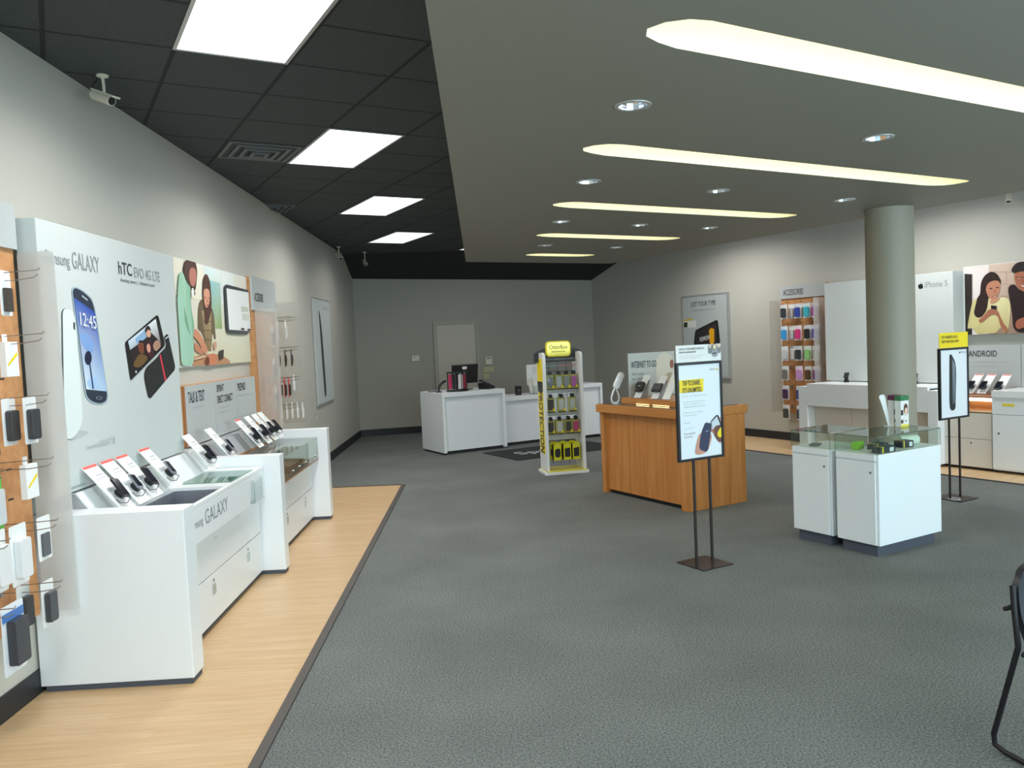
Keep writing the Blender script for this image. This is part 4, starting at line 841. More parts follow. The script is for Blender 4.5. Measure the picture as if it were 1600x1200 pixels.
pack_proto('eceeee', '50545a', 'slim', 0.11, 0.19, 0.012, 'flat white card with a printed phone in the fifth row near the divider', loc=lp(3.74, 0.915, 0.17), rz=RL, group=GP)
pouch = pack_proto('dfe4ea', '33363c', 'case', 0.16, 0.28, 0.04, 'white pouch pack with a blue top at the bottom of the nearest board', loc=lp(3.40, 0.62, 0.2), rz=RL, group=GP)
MB().box(-0.075, 0.075, -0.006, -0.0025, -0.035, 0.0).obj('blue_header', mat('blue_print', '4a78b8', 0.5), pouch)
# far left board
for z in (2.0, 1.68, 1.36, 1.07):
    for x in (0.45, 0.62, 0.78): hook(ab2, x, z, 0.26)
G2 = 'packaged accessories on the far left board'
def l2(y, z, dx): return (-2.215+dx, y, z)
c = pack_proto('e6e7e4', 'd8d4cc', 'slim', 0.06, 0.2, 0.015, 'slim white pack in the top row of the far left board, taller one', loc=l2(8.80, 1.96, 0.06), rz=RL, group=G2)
dup(c, l2(8.82, 1.96, 0.14), RL, 'slim white pack in the top row of the far left board, outer one')
c = pack_proto('5a4a44', '3c3434', 'cable', 0.06, 0.18, 0.02, 'dark cable pack in the second row of the far left board, nearest the wood', loc=l2(8.78, 1.64, 0.06), rz=RL, group=G2)
dup(c, l2(8.81, 1.64, 0.12), RL, 'dark cable pack in the second row of the far left board, middle one')
dup(c, l2(8.84, 1.64, 0.18), RL, 'dark cable pack in the second row of the far left board, outermost')
c = pack_proto('d8403c', '33302f', 'slim', 0.06, 0.21, 0.02, 'red and black pack nearest the wood, third row of the far left board', loc=l2(8.78, 1.34, 0.06), rz=RL, group=G2)
dup(c, l2(8.80, 1.34, 0.10), RL, 'red and black pack in the third row of the far left board, second one')
dup(c, l2(8.82, 1.34, 0.14), RL, 'red and black pack in the third row of the far left board, third one')
c = pack_proto('ecedec', 'e2e2e0', 'slim', 0.06, 0.17, 0.012, 'white pack in the third row of the far left board', loc=l2(8.84, 1.36, 0.19), rz=RL, group=G2)
wtxt = ['innermost', 'second', 'third', 'fourth', 'outermost']
for k in range(5): dup(c, l2(8.80+0.01*k, 1.06, 0.05+0.055*k), RL, 'white clip pack, %s in the bottom row of the far left board' % wtxt[k])
for k, zz in enumerate((1.88, 1.55, 1.25)): dup(cs, l2(8.40, zz, 0.10), RL, 'dark pack blurred behind the milky divider of the far left board, %s one' % ('upper', 'middle', 'lower')[k], G2)
# right wall board
G3 = 'packaged accessories on the right wall board'
rows = [(1.975, [('e8e9e8', '3a3c40', 'black'), ('e8e9e8', '3c4aa0', 'blue'), ('e4ecec', '3fb4c4', 'turquoise'), ('e8e4e8', 'a848a0', 'purple')]),
        (1.665, [('e4e8ec', '3c9ad8', 'light blue'), ('f0e8ec', 'd8387c', 'pink'), ('ececec', '2c2a2e', 'black'), ('e8e8f0', '6a58b0', 'violet')]),
        (1.375, [('e4e4e4', 'c8caca', 'pale grey'), ('e0e0e0', '38383c', 'dark grey'), ('e8ece4', '8cc878', 'green and white'), ('e4e4e4', 'b4b8ac', 'grey green')]),
        (1.09, [('e8e8e8', '77736c', 'small grey'), ('ecdcea', 'c890c8', 'pink and lilac'), ('e8e4dc', '5a4028', 'brown'), ('e8e4ec', '7c4890', 'deep purple')]),
        (0.805, [('e8e4e8', '4a2c50', 'plum'), ('e6e6ee', '46468a', 'indigo'), ('e8e8e8', '403c44', 'charcoal')]),
        (0.525, [('ecece8', '4a4c40', 'olive'), ('ecece8', '44485a', 'slate'), ('ecece8', '383838', 'black')])]
rn = ['top', 'second', 'third', 'fourth', 'fifth', 'bottom']; cn = ['left', 'second', 'third', 'right']
gys = [8.17, 7.92, 7.76, 7.62]
for i, (z, L) in enumerate(rows):
    for j, (cc, pc, nm) in enumerate(L):
        hook(ab3, 8.33-gys[j], z+0.015, 0.2)
        pack_proto(cc, pc, 'case', 0.125, 0.20, 0.03, '%s case pack, %s column, %s row of the right wall board' % (nm, cn[j], rn[i]), loc=G(9.35-0.13, gys[j], z), rz=RR, group=G3)
ex = pack_proto('e8e8e6', 'd6d6d6', 'case', 0.12, 0.2, 0.03, 'white backed pack behind the black one, top row of the right board', loc=G(9.35-0.06, 8.09, 1.975), rz=RR, group=G3)
for j, (gy, z, s) in enumerate(((8.08, 1.665, 'behind the light blue one in the second row'), (7.72, 1.665, 'beside the black one in the second row'), (8.07, 1.375, 'behind the pale grey one in the third row'), (7.84, 1.375, 'beside the dark grey one in the third row'), (7.86, 1.975, 'beside the blue one in the top row'))):
    dup(ex, G(9.35-0.07, gy, z), RR, 'white backed pack ' + s.replace(' in the', ',') + ' of the right board')
# ------------------------------------------------------------------ right wall fittings (local x runs towards the camera, -y into the room)
rp = thing('poster_panel', 'tall white advertising panel with a fruit logo behind the column', 'poster panel', G(9.13, 7.39, 0.93), RR)
MB().box(0, 1.79, 0, 0.27, 0, 1.31).obj('board', M_BOARD, rp, bevel=0.004)
apple(1.355, 1.13, 0.075, rp, y=-0.001, c='1c1d20')
text_mesh([('iPhone 5', 1.445, 1.14, 0.28, 0.07)], rp, M_INKG, 'lettering', y=-0.001)
M_WARM = mat('beige_laminate', 'dcd6cc', 0.4, noise=0.01)
rc = thing('phone_counter', 'white counter with a deep apron in front of the right wall advertising panel', 'counter', G(9.39, 7.45, 0.006), RR, 'display counters along the right wall')
MB().box(0, 0.14, -0.745, 0, 0.03, 0.875).obj('end_panel', M_WHITE, rc, bevel=0.004)
MB().box(1.83, 1.95, -0.745, 0, 0.03, 0.875).obj('end_panel', M_WHITE, rc, bevel=0.004)
MB().box(0.14, 1.83, -0.745, -0.70, 0.62, 0.915).box(0.14, 1.83, -0.70, 0, 0.89, 0.915).obj('apron_top', M_WHITE, rc, bevel=0.003)
for a, b in ((0.145, 0.705), (0.71, 1.265), (1.27, 1.825)): MB().box(a, b, -0.60, -0.58, 0.03, 0.62).obj('door', M_WARM, rc)
MB().box(0.14, 1.83, -0.58, 0, 0.03, 0.62).obj('carcass', M_WARM, rc)
MB().box(0.02, 1.93, -0.56, 0, 0.0, 0.03).obj('kick_plate', M_BLACK, rc)
def dock(gx, gy, lab):
    t = thing('phone_dock', lab, 'display stand', G(gx, gy, 0.922), RR+0.5, 'phone docks on the right counter')
    MB().lathe([(0.035, 0), (0.03, 0.02), (0.02, 0.06), (0.018, 0.07)], 16).obj('base', M_BLACK, t, smooth=True)
    MB().box(-0.03, 0.03, -0.06, 0.065, 0.0, 0.009).xf(Matrix.Translation((0, 0, 0.085)) @ Matrix.Rotation(0.5, 4, 'X')).obj('phone', M_BLACK, t, bevel=0.002)
dock(9.04, 7.0, 'black phone dock on the white counter left of the column'); dock(9.05, 6.04, 'black phone dock on the white counter right of the column')
an = thing('display_board', 'grey wall board with a dark heading under the photo of the couple', 'wall board', G(9.31, 5.53, 0.76), RR)
MB().box(0, 1.8, 0, 0.09, 0, 0.605).obj('backing', M_BOARDG, an)
for a, b in ((0.0, 0.585), (0.592, 1.18), (1.187, 1.8)): MB().box(a, b, -0.01, 0, 0, 0.603).obj('panel', M_BOARDG, an)
text_mesh([('ANDROID', 0.0, 0.475, 0.33, 0.07)], an, M_INK, 'heading', y=-0.011, bold=0.03)
text_mesh([('The power of Android and', 0.05, 0.40, 0.36, 0.028), ('unlimited data plans', 0.05, 0.352, 0.26, 0.028)], an, M_INKL, 'small_lettering', y=-0.011)
CWID = ART_COUPLE[0][2][1][0]
cp = thing('couple_photo', 'large mounted photo of a woman in yellow and a man in black', 'photo print', G(9.34, 5.60, 1.49), RR)
MB().box(0, CWID, 0, 0.04, 0, 0.795).obj('board', M_CARD, cp)
art(ART_COUPLE, cp, 'printed_photo', clip=(0.0, CWID, 0.0, 0.79))
ac = thing('android_counter', 'white and wood counter with a lit glass showcase behind the second sign stand', 'counter', G(9.39, 5.498, 0.006), RR, 'display counters along the right wall')
MB().box(0, 0.53, -0.60, -0.10, 0.03, 0.63).obj('carcass', M_WHITE, ac)
MB().box(0, 0.525, -0.62, -0.601, 0.35, 0.63).obj('drawer', M_WARM, ac, bevel=0.002)
d = MB().box(0, 0.525, -0.62, -0.601, 0.035, 0.343).obj('drawer', M_WARM, ac, bevel=0.002)
MB().cyl((0.30, -0.624, 0.30), 0.01, 0.004, 12, axis='y').obj('lock', M_STEEL, d)
MB().box(0, 0.53, -0.56, 0, 0, 0.03).obj('kick_plate', M_BLACK, ac)
MB().box(0, 0.53, -0.60, -0.2, 0.632, 0.645).box(0, 0.53, -0.22, -0.2, 0.645, 0.80).box(0, 0.53, -0.60, -0.10, 0.80, 0.815).obj('showcase', M_BROWN, ac)
MB().box(0, 0.53, -0.62, -0.614, 0.635, 0.80).obj('showcase_glass', M_GLASS, ac)
MB().box(0.05, 0.48, -0.30, -0.26, 0.735, 0.785).obj('showcase_lamp', emitter('warm_lamp', 'ffeccc', 4.0), ac)
for k, (gy, nm) in enumerate(((5.36, 'first'), (5.22, 'second'), (5.05, 'third'))):
    t = thing('price_strip', 'tilted price strip over the lit showcase, %s from the tall white panel' % nm, 'display stand', G(9.26, gy, 0.835), PHI+math.pi, 'tilted price strips on the right counter')
    M = Matrix.Translation((0.25, 0, 0.0)) @ Matrix.Rotation(math.atan2(0.2, 0.22), 4, 'Y') @ Matrix.Rotation(math.pi, 4, 'Z')
    MB().box(0, 0.30, -0.05, 0.05, 0, 0.004).xf(M).obj('strip', M_CARD, t)
    MB().cyl((0.09, 0.0, 0.004), 0.028, 0.03, 20).xf(M).obj('puck', M_BLACK, t, smooth=True)
    MB().box(0.282, 0.296, -0.045, 0.045, 0.0042, 0.005).xf(M).obj('red_header', M_RED, t)
    p = thing('mobile_phone', 'dark phone held on the %s price strip of the right wall counter' % nm, 'phone', G(9.26, gy, 0.835), PHI+math.pi, 'phones on the right counter')
    MB().prism(rr(0.03, 0.15, -0.033, 0.033, 0.01), 0.036, 0.05).xf(M).obj('body', M_BLACK, p, bevel=0.002)
    MB().prism(rr(0.045, 0.135, -0.028, 0.028, 0.003), 0.0502, 0.051).xf(M).obj('screen', M_SCREEN, p)
rt = thing('tray_counter', 'white cabinet with a recessed tray top and a yellow sticker at the right edge', 'counter', G(9.39, 4.955, 0.006), RR, 'display counters along the right wall')
MB().box(0, 1.9, -0.62, -0.10, 0.03, 0.80).obj('carcass', M_WHITE, rt)
d = MB().box(0.004, 0.62, -0.64, -0.621, 0.05, 0.628).obj('door', M_WHITE, rt, bevel=0.002)
MB().cyl((0.07, -0.644, 0.43), 0.011, 0.005, 12, axis='y').obj('lock', M_STEEL, d)
MB().box(0.626, 1.24, -0.64, -0.621, 0.05, 0.628).obj('door', M_WHITE, rt, bevel=0.002)
MB().box(0, 1.9, -0.64, -0.621, 0.635, 0.82).obj('header_panel', M_WHITE, rt, bevel=0.002)
MB().box(0.11, 0.235, -0.6425, -0.641, 0.728, 0.752).obj('yellow_sticker', M_YEL, rt)
MB().box(0, 1.9, -0.65, -0.56, 0.82, 0.885).box(0, 1.9, -0.2, -0.10, 0.82, 0.885).box(0, 0.12, -0.56, -0.2, 0.82, 0.885).box(0.52, 0.62, -0.56, -0.2, 0.82, 0.885).box(1.1, 1.9, -0.56, -0.2, 0.82, 0.885).obj('tray_top', M_WHITE2, rt)
MB().box(0.12, 0.52, -0.56, -0.2, 0.822, 0.845).box(0.62, 1.1, -0.56, -0.2, 0.822, 0.845).obj('tray_floor', M_GREY, rt)
MB().box(0.02, 1.88, -0.50, 0, 0, 0.03).obj('kick_plate', M_BLACK, rt)
jt = thing('tablet_poster', 'grey framed poster headed JUST YOUR TYPE with a dark phone and orange stripe', 'poster', G(9.37, 10.5, 0.90), RR)
MB().box(0, 1.08, 0, 0.03, 0, 1.38).obj('frame', M_ALU, jt); MB().box(0.03, 1.05, -0.003, 0.0, 0.03, 1.35).obj('sheet', mat('silver_sheet', 'b4bab8', 0.4), jt)
art(ART_TYPE_PHONE, jt, 'printed_phone', y=-0.004, clip=(0.03, 1.05, 0.03, 1.35))
text_mesh([('JUST YOUR TYPE', 0.23, 1.17, 0.58, 0.10), ], jt, M_INK, 'heading', y=-0.005, bold=0.02)
text_mesh([('THE NEW PHOTON Q 4G LTE', 0.25, 1.11, 0.54, 0.03)], jt, M_INKG, 'small_lettering', y=-0.005)
text_mesh([('POWOW', 0.43, 0.60, 0.24, 0.075, 0.04)], jt, M_CARD, 'screen_lettering', y=-0.012, bold=0.04)

# ------------------------------------------------------------------ glass topped cases
def case(x0, x1, y0, y1, lab, zt=0.735, zg=0.86, hole=0.0):
    cx, cy = (x0+x1)/2, (y0+y1)/2; hx, hy = (x1-x0)/2, (y1-y0)/2
    t = thing('glass_display_case', lab, 'display case', G(cx, cy, 0), PHI, 'white pedestal cases with glass tops')
    MB().box(-hx+0.03, hx-0.05, -hy+0.03, hy-0.03, 0, 0.08).obj('plinth', M_KICK, t)
    MB().box(-hx+0.016, hx, -hy, hy, 0.08, zt).obj('cabinet', M_WHITE, t, bevel=0.002)
    d = MB().box(-hx, -hx+0.014, -hy+0.02, hy-0.006, 0.085, zt-0.055).obj('door', M_WHITE, t, bevel=0.002)
    MB().cyl((-hx-0.003, -hy+0.055, zt-0.13), 0.009, 0.004, 14, axis='x').obj('lock', M_STEEL, d)
    MB().box(-hx, -hx+0.014, -hy+0.02, hy-0.006, zt-0.045, zt-0.001).obj('fascia', M_WHITE, t)
    gl = MB(); e = 0.004
    for q in (((-hx, -hy), (hx, -hy)), ((hx, -hy), (hx, hy)), ((hx, hy), (-hx, hy)), ((-hx, hy), (-hx, -hy))):
        (ax, ay), (bx_, by) = q; MB().quad((ax, ay, zt), (bx_, by, zt), (bx_, by, zg), (ax, ay, zg)).obj('glass_side', M_GLASS, t)
    MB().box(-hx, hx, -hy, hy, zg, zg+0.005).obj('glass_lid', M_GLASS, t)
    ed = MB(); r = 0.0016
    for a, b in (((-hx, -hy), (hx, -hy)), ((hx, -hy), (hx, hy)), ((hx, hy), (-hx, hy)), ((-hx, hy), (-hx, -hy))):
        ed.tube([(a[0], a[1], zg), (b[0], b[1], zg)], r*1.3, 5); ed.tube([(a[0], a[1], zt), (a[0], a[1], zg)], r, 5)
    ed.obj('glass_edge', M_EDGE, t)
    return t
case(5.0, 5.74, 3.635, 3.985, 'larger white pedestal case with a glass top, in front of the column')
case(5.0, 5.42, 4.03, 4.39, 'smaller white pedestal case with a glass top, left of the larger one')
def small_box(loc, rz, sx, sy, sz, body, lab, stripe=None, sticker=True, cat='boxed accessory'):
    t = thing('accessory_box', lab, cat, loc, rz, 'items inside the glass cases')
    MB().box(-sx/2, sx/2, -sy/2, sy/2, 0, sz).obj('carton', mat('carton_'+body, body, 0.4), t, bevel=0.002)
    if stripe: MB().box(-sx*0.36, -sx*0.28, -sy/2-0.001, sy/2+0.001, 0.001, sz+0.001).obj('stripe', mat('stripe_'+stripe, stripe, 0.4), t)
    if sticker: MB().box(sx*0.12, sx*0.38, -sy/2-0.0015, -sy/2-0.0003, sz*0.15, sz*0.8).obj('price_sticker', M_CARD, t)
    return t
zc = 0.7365
small_box(G(5.15, 3.69, zc), PHI, 0.17, 0.07, 0.045, '3a4048', 'dark grey yellow striped box at the near corner of the larger glass case', 'f0d820')
small_box(G(5.24, 3.80, zc), PHI, 0.15, 0.07, 0.045, '3a4048', 'dark grey yellow striped box behind the first one in the larger glass case', 'f0d820')
small_box(G(5.47, 3.75, zc), PHI-0.2, 0.11, 0.08, 0.05, '2c2f36', 'small black yellow striped box in the middle of the larger glass case', 'f0d820')
small_box(G(5.17, 3.92, zc), PHI+0.2, 0.10, 0.05, 0.055, '86c428', 'bright lime green box at the left rear of the larger glass case', None, False)
small_box(G(5.37, 3.90, zc), PHI+0.3, 0.09, 0.06, 0.05, '6c706e', 'grey box at the back of the larger glass case', None, False)
small_box(G(5.13, 4.27, zc), PHI+0.5, 0.12, 0.07, 0.012, '5c6468', 'flat dark grey card lying in the smaller glass case', None, False)
t = small_box(G(5.13, 3.78, zc), PHI-0.4, 0.10, 0.07, 0.01, 'dfe2df', 'flat white card lying at the near left of the larger glass case', None, False)
cyl = thing('speaker_tube', 'pale green white cylindrical gadget lying in the larger glass case', 'accessory', G(5.60, 3.80, zc+0.036), PHI-0.35, 'items inside the glass cases')
MB().cyl((-0.075, 0, 0), 0.035, 0.15, 28, axis='x').obj('body', mat('pale_green_shell', 'dce8dc', 0.4), cyl, bevel=0.004, smooth=True)
# brochure boxes and a curved flyer on the lid of the larger case
zl = 0.866
def brochure(loc, rz, top, lab, face):
    t = thing('brochure_box', lab, 'brochure box', loc, rz, 'boxes standing on the larger glass case')
    MB().box(-0.048, 0.048, -0.024, 0.024, 0.0, 0.20).obj('carton', M_CARD, t)
    MB().box(-0.05, 0.05, -0.026, 0.026, 0.20, 0.238).obj('coloured_top', mat('lid_'+top, top, 0.4), t, bevel=0.002)
    sh = [('p', 'e8d848', [(-0.048, 0.0), (0.048, 0.0), (0.048, 0.018), (-0.048, 0.018)]), ('p', '5a3a34', [(-0.048, 0.028), (-0.02, 0.028), (-0.02, 0.055), (-0.048, 0.055)]), ('p', '3c2c30', [(-0.048, 0.09), (-0.02, 0.09), (-0.02, 0.13), (-0.048, 0.13)])]
    if face: sh += [('s', '5a3228', [(-0.012, 0.10), (-0.012, 0.16), (0.01, 0.182), (0.034, 0.165), (0.038, 0.11), (0.03, 0.09)]), ('s', 'f0c8b4', [(-0.005, 0.105), (0.0, 0.14), (0.02, 0.15), (0.032, 0.13), (0.024, 0.09), (0.01, 0.08)]), ('s', 'eceae8', [(-0.02, 0.03), (-0.01, 0.07), (0.01, 0.085), (0.035, 0.07), (0.045, 0.03)]), ('p', '2e2424', [(0.0, 0.04), (0.02, 0.04), (0.02, 0.048), (0.0, 0.048)])]
    art(sh, t, 'printed_front', y=-0.0245)
brochure(G(5.63, 3.87, zl), PHI, '2c7a4c', 'white box with green top and printed face on the larger glass case', True)
brochure(G(5.66, 3.955, zl), PHI+0.1, '6c2450', 'white box with a purple top standing behind the green topped one', False)
f = thing('curved_flyer', 'tall bent white flyer standing left of the two brochure boxes on the glass case', 'flyer', G(5.57, 3.95, zl), PHI)
MB().prism([(-0.10, 0.235), (-0.085, 0.25), (-0.04, 0.25), (-0.02, 0.22), (0.0, 0.13), (0.03, 0.0), (0.005, 0.0), (-0.03, 0.09), (-0.07, 0.18)], -0.001, 0.001, 'y').obj('sheet', M_CARD, f)
MB().box(-0.01, 0.05, -0.03, 0.03, 0.0, 0.004).obj('foot', M_CARD, f)
knob = tag(MB().lathe([(0.008, 0), (0.008, 0.004), (0.005, 0.012), (0.009, 0.018), (0.009, 0.026), (0.001, 0.028)], 14).obj('lid_knob', M_BLACK), 'small black knob on the far right corner of the larger glass case lid', 'knob', loc=G(5.70, 3.93, zl))

# ------------------------------------------------------------------ sign stands
def stand(cx, cy, w, z0, z1, ztop, lab, pole):
    t = thing('sign_stand', lab, 'sign stand', G(cx, cy, 0), PHI, 'floor standing poster holders')
    MB().box(-0.14, 0.14, -0.14, 0.14, 0.0, 0.008).obj('base_plate', M_BRONZE, t)
    for s in (-1, 1): MB().box(s*pole-0.009, s*pole+0.009, -0.006, 0.006, 0.008, z0).obj('pole', M_BRONZE, t)
    h = w/2; e = 0.018
    MB().box(-h, h, -0.012, 0.012, z0, z0+e).box(-h, h, -0.012, 0.012, z1-e, z1).box(-h, -h+e, -0.012, 0.012, z0+e, z1-e).box(h-e, h, -0.012, 0.012, z0+e, z1-e).obj('frame', M_BLACK, t)
    MB().box(-h+e, h-e, -0.004, 0.006, z0+e, z1-e).obj('sheet', mat('poster_sheet', 'e4ebf2', 0.3, noise=0.004), t)
    return t
s1 = stand(3.965, 4.29, 0.425, 0.752, 1.447, 1.56, 'black sign stand with poster headed TAP TO SHARE before the wood desk', 0.075)
MB().box(-0.21, 0.21, -0.008, -0.004, 1.449, 1.568).obj('topper_card', M_CARD, s1)
o = 3.965-3.75
art(ART_TAP_SHARE, s1, 'printed_picture', y=-0.006, ox=-o+0.02, clip=(-0.21+o, 0.17+o, 0.5, 2.0))
art(ART_TAPPED_LABELS, s1, 'printed_badges', y=-0.010, ox=-o+0.015)
text_mesh([('TAP TO SHARE.', -0.16, 1.285, 0.165, 0.036), ("IT'S UNLIMITED.", -0.16, 1.236, 0.178, 0.036)], s1, M_INK, 'heading', y=-0.010, bold=0.03)
text_mesh([('Share photos, music, video and more with phones', -0.16, 1.205, 0.23, 0.012), ('sharing content with a simple tap', -0.155, 1.165, 0.20, 0.011), ('between compatible phones and', -0.155, 1.148, 0.18, 0.011), ('tablets on the network', -0.155, 1.131, 0.20, 0.011), ('Capable devices required', -0.16, 1.09, 0.18, 0.011), ('data plan required', -0.16, 1.07, 0.13, 0.011), ('Available', -0.16, 1.02, 0.06, 0.01), ('on all new phones', -0.16, 0.98, 0.10, 0.01)], s1, M_INKL, 'small_lettering', y=-0.007)
text_mesh([('TRULY UNLIMITED', -0.16, 0.94, 0.105, 0.013), ('4G LTE NETWORK', -0.16, 0.918, 0.08, 0.013)], s1, M_INKG, 'subheading', y=-0.007)
text_mesh([('Sprint', 0.10, 1.378, 0.052, 0.02)], s1, M_INKG, 'maker_lettering', y=-0.007)
art([('p', 'e8c820', [(0.158, 1.375), (0.176, 1.388), (0.158, 1.400), (0.166, 1.388)]), ('p', 'e8c820', [(0.162, 1.372), (0.184, 1.388), (0.180, 1.390)])], s1, 'wing_logo', y=-0.007)
text_mesh([('OUR GOAL IS YOUR UNLIMITED SATISFACTION', -0.185, 1.535, 0.235, 0.014), ('AGAIN AND AGAIN AND AGAIN', -0.185, 1.513, 0.155, 0.014)], s1, M_INK, 'topper_lettering', y=-0.009, bold=0.02)
text_mesh([('Highest customer satisfaction among carriers', -0.18, 1.49, 0.22, 0.008), ('Overall customer satisfaction ranking', -0.18, 1.475, 0.2, 0.008)], s1, M_INKL, 'topper_small_lettering', y=-0.009)
s2 = stand(7.26, 4.46, 0.45, 0.75, 1.41, 1.55, 'black sign stand with a phone poster and yellow topper behind the glass cases', 0.08)
MB().box(-0.222, 0.222, -0.008, -0.004, 1.412, 1.552).obj('topper_card', M_YEL, s2)
text_mesh([('GET UNLIMITED DATA.', -0.19, 1.498, 0.25, 0.026), ('KEEP EVERYONE HAPPY.', -0.19, 1.457, 0.27, 0.026)], s2, M_INK, 'topper_lettering', y=-0.009, bold=0.02)
o2 = 7.26-7.05
art(ART_STAND_PHONE, s2, 'printed_phone', y=-0.006, ox=-o2)
apple(0.085, 1.352, 0.022, s2, y=-0.006, c='1c1d20'); text_mesh([('iPhone 5', 0.115, 1.355, 0.085, 0.02)], s2, M_INKG, 'lettering', y=-0.007)
tag(MB().tube([(0.05*math.cos(a/16*math.tau), 0.05*math.sin(a/16*math.tau), 0.0) for a in range(16)], 0.003, 6, closed=True).obj('cable_loop', M_CARD), 'thin pale ring lying on the base plate of the yellow topped sign stand', 'ring', loc=G(7.18, 4.42, 0.012))

# ------------------------------------------------------------------ wood desk
wd = thing('wood_desk', 'cherry wood reception desk with an overhanging top in the middle of the shop', 'desk', G(5.0, 5.62, 0), PHI)
MB().box(0.08, 0.68, 0.12, 1.26, 0.0, 0.04).obj('plinth', M_BLACK, wd)
MB().box(0.06, 0.70, 0.10, 1.28, 0.04, 0.862).obj('body', M_CHERRY, wd)
MB().box(0.02, 0.765, 0.0, 0.098, 0.0, 0.862).obj('end_panel', M_CHERRY, wd, bevel=0.003)
MB().box(0.02, 0.765, 1.282, 1.335, 0.0, 0.862).obj('end_panel', M_CHERRY, wd, bevel=0.003)
MB().box(-0.03, 0.80, -0.01, 1.34, 0.863, 0.945).obj('worktop', M_CHERRYH, wd, bevel=0.004)
MB().box(0.02, 0.74, 0.05, 1.28, 0.9455, 0.951).obj('glass_top', M_GLASSG if False else mat('dark_glass_top', '5c6058', 0.12, coat=0.5), wd)
rs = thing('wood_riser', 'low cherry wood riser block lying on the reception desk', 'riser', G(5.13, 5.85, 0.952), PHI)
MB().box(0, 0.5, 0, 0.87, 0, 0.062).obj('block', M_CHERRYH, rs, bevel=0.003)
MB().box(-0.006, -0.001, 0.12, 0.36, 0.004, 0.010).box(-0.006, -0.001, 0.42, 0.62, 0.004, 0.010).obj('edge_light', emitter('edge_strip', 'ffe6a0', 1.6), rs)
hs = thing('security_handset', 'white corded handset standing on a looped cord on the wood desk', 'handset', G(5.10, 6.78, 0.952), PHI)
MB().tube([(0.0, 0, 0.004), (-0.045, 0, 0.02), (-0.055, 0, 0.06), (-0.03, 0, 0.12), (0.0, 0, 0.165), (0.03, 0, 0.12), (0.05, 0, 0.06), (0.04, 0, 0.02), (0.0, 0, 0.004)], 0.009, 8).obj('looped_cord', M_WHITE2, hs, smooth=True)
hb = MB(); hb.prism(rr(-0.035, 0.035, 0.0, 0.19, 0.03), -0.018, 0.018, 'y').xf(Matrix.Translation((0.0, 0, 0.155)) @ Matrix.Rotation(0.55, 4, 'Y')).obj('handset_body', M_WHITE2, hs, bevel=0.006, smooth=True)
MB().cyl((0, 0, 0), 0.04, 0.004, 20).obj('foot', M_WHITE2, hs)
ig = thing('desk_sign', 'grey white desk sign headed INTERNET TO GO on the wood desk', 'sign', G(5.16, 6.62, 1.0155), PHI)
MB().box(0, 0.62, 0, 0.006, 0, 0.455).obj('card', mat('sign_card', 'c8ccc8', 0.4), ig)
text_mesh([('INTERNET TO GO', 0.04, 0.30, 0.33, 0.07)], ig, M_INK, 'heading', bold=0.03); text_mesh([('that makes', 0.04, 0.225, 0.17, 0.032), ('you go more', 0.04, 0.165, 0.2, 0.032)], ig, M_INKG, 'small_lettering')
art([('s', 'ded8c8', [(0.38, 0.05), (0.36, 0.25), (0.38, 0.44), (0.60, 0.44), (0.61, 0.05)]), ('s', 'a06858', [(0.55, 0.3), (0.56, 0.36), (0.60, 0.37), (0.61, 0.3), (0.58, 0.26)]), ('s', 'b8a890', [(0.42, 0.05), (0.45, 0.18), (0.55, 0.24), (0.61, 0.2), (0.61, 0.05)])], ig, 'printed_picture', y=-0.001)
def card_stand(loc, rz, lab, gadget, glab, tip):
    t = thing('display_card', lab, 'display stand', loc, rz, 'slanted display cards on the wood desk')
    M = Matrix.Translation((0, 0, 0.004)) @ Matrix.Rotation(tip, 4, 'X')
    MB().box(-0.04, 0.04, 0.0, 0.30, 0, 0.004).xf(M).obj('card', M_CARD, t)
    MB().prism([(0.02, 0.0), (0.14, 0.0), (0.20, 0.17)], -0.035, 0.035, 'x').obj('support', M_GREY, t)
    p = thing('hotspot_gadget', glab, 'gadget', loc, rz, 'gadgets on the wood desk cards')
    K = M @ Matrix.Translation((0, 0.12, 0.02))
    if gadget == 'round': MB().prism(rr(-0.052, 0.052, -0.06, 0.06, 0.028), 0, 0.028).xf(K).obj('body', M_BLACK, p, bevel=0.006, smooth=True)
    else:
        MB().prism(rr(-0.052, 0.052, -0.05, 0.05, 0.008), 0, 0.022).xf(K).obj('body', M_BLACK, p, bevel=0.003); MB().prism(rr(-0.042, 0.042, -0.035, 0.042, 0.003), 0.0225, 0.0235).xf(K).obj('screen', mat('grey_screen', '4c525c', 0.2), p)
    if gadget == 'round': MB().box(-0.015, 0.012, -0.004, 0.004, 0.0285, 0.029).xf(K).obj('logo_mark', M_INKL, p)
card_stand(G(5.14, 6.47, 1.0155), PHI-1.25, 'slanted white card under a rounded black hotspot on the wood desk', 'round', 'rounded black mobile hotspot on the left slanted card', 0.80)
card_stand(G(5.14, 6.20, 1.0155), PHI-1.25, 'slanted white card under a square gadget with a grey screen', 'square', 'square black gadget with a grey screen on the middle slanted card', 0.80)
big = thing('display_card', 'longest slanted white card at the right end of the wood desk riser', 'display stand', G(5.15, 6.04, 1.0155), PHI-1.25, 'slanted display cards on the wood desk')
MB().box(-0.04, 0.04, 0.0, 0.36, 0, 0.004).xf(Matrix.Translation((0, 0, 0.004)) @ Matrix.Rotation(0.85, 4, 'X')).obj('card', M_CARD, big)
wd3 = thing('display_wedge', 'grey white wedge shaped card holder at the right of the wood desk riser', 'display stand', G(5.42, 5.90, 1.0155), PHI)
MB().prism([(-0.02, 0.0), (0.16, 0.0), (0.10, 0.22)], -0.06, 0.06, 'x').obj('wedge', M_GREY, wd3)

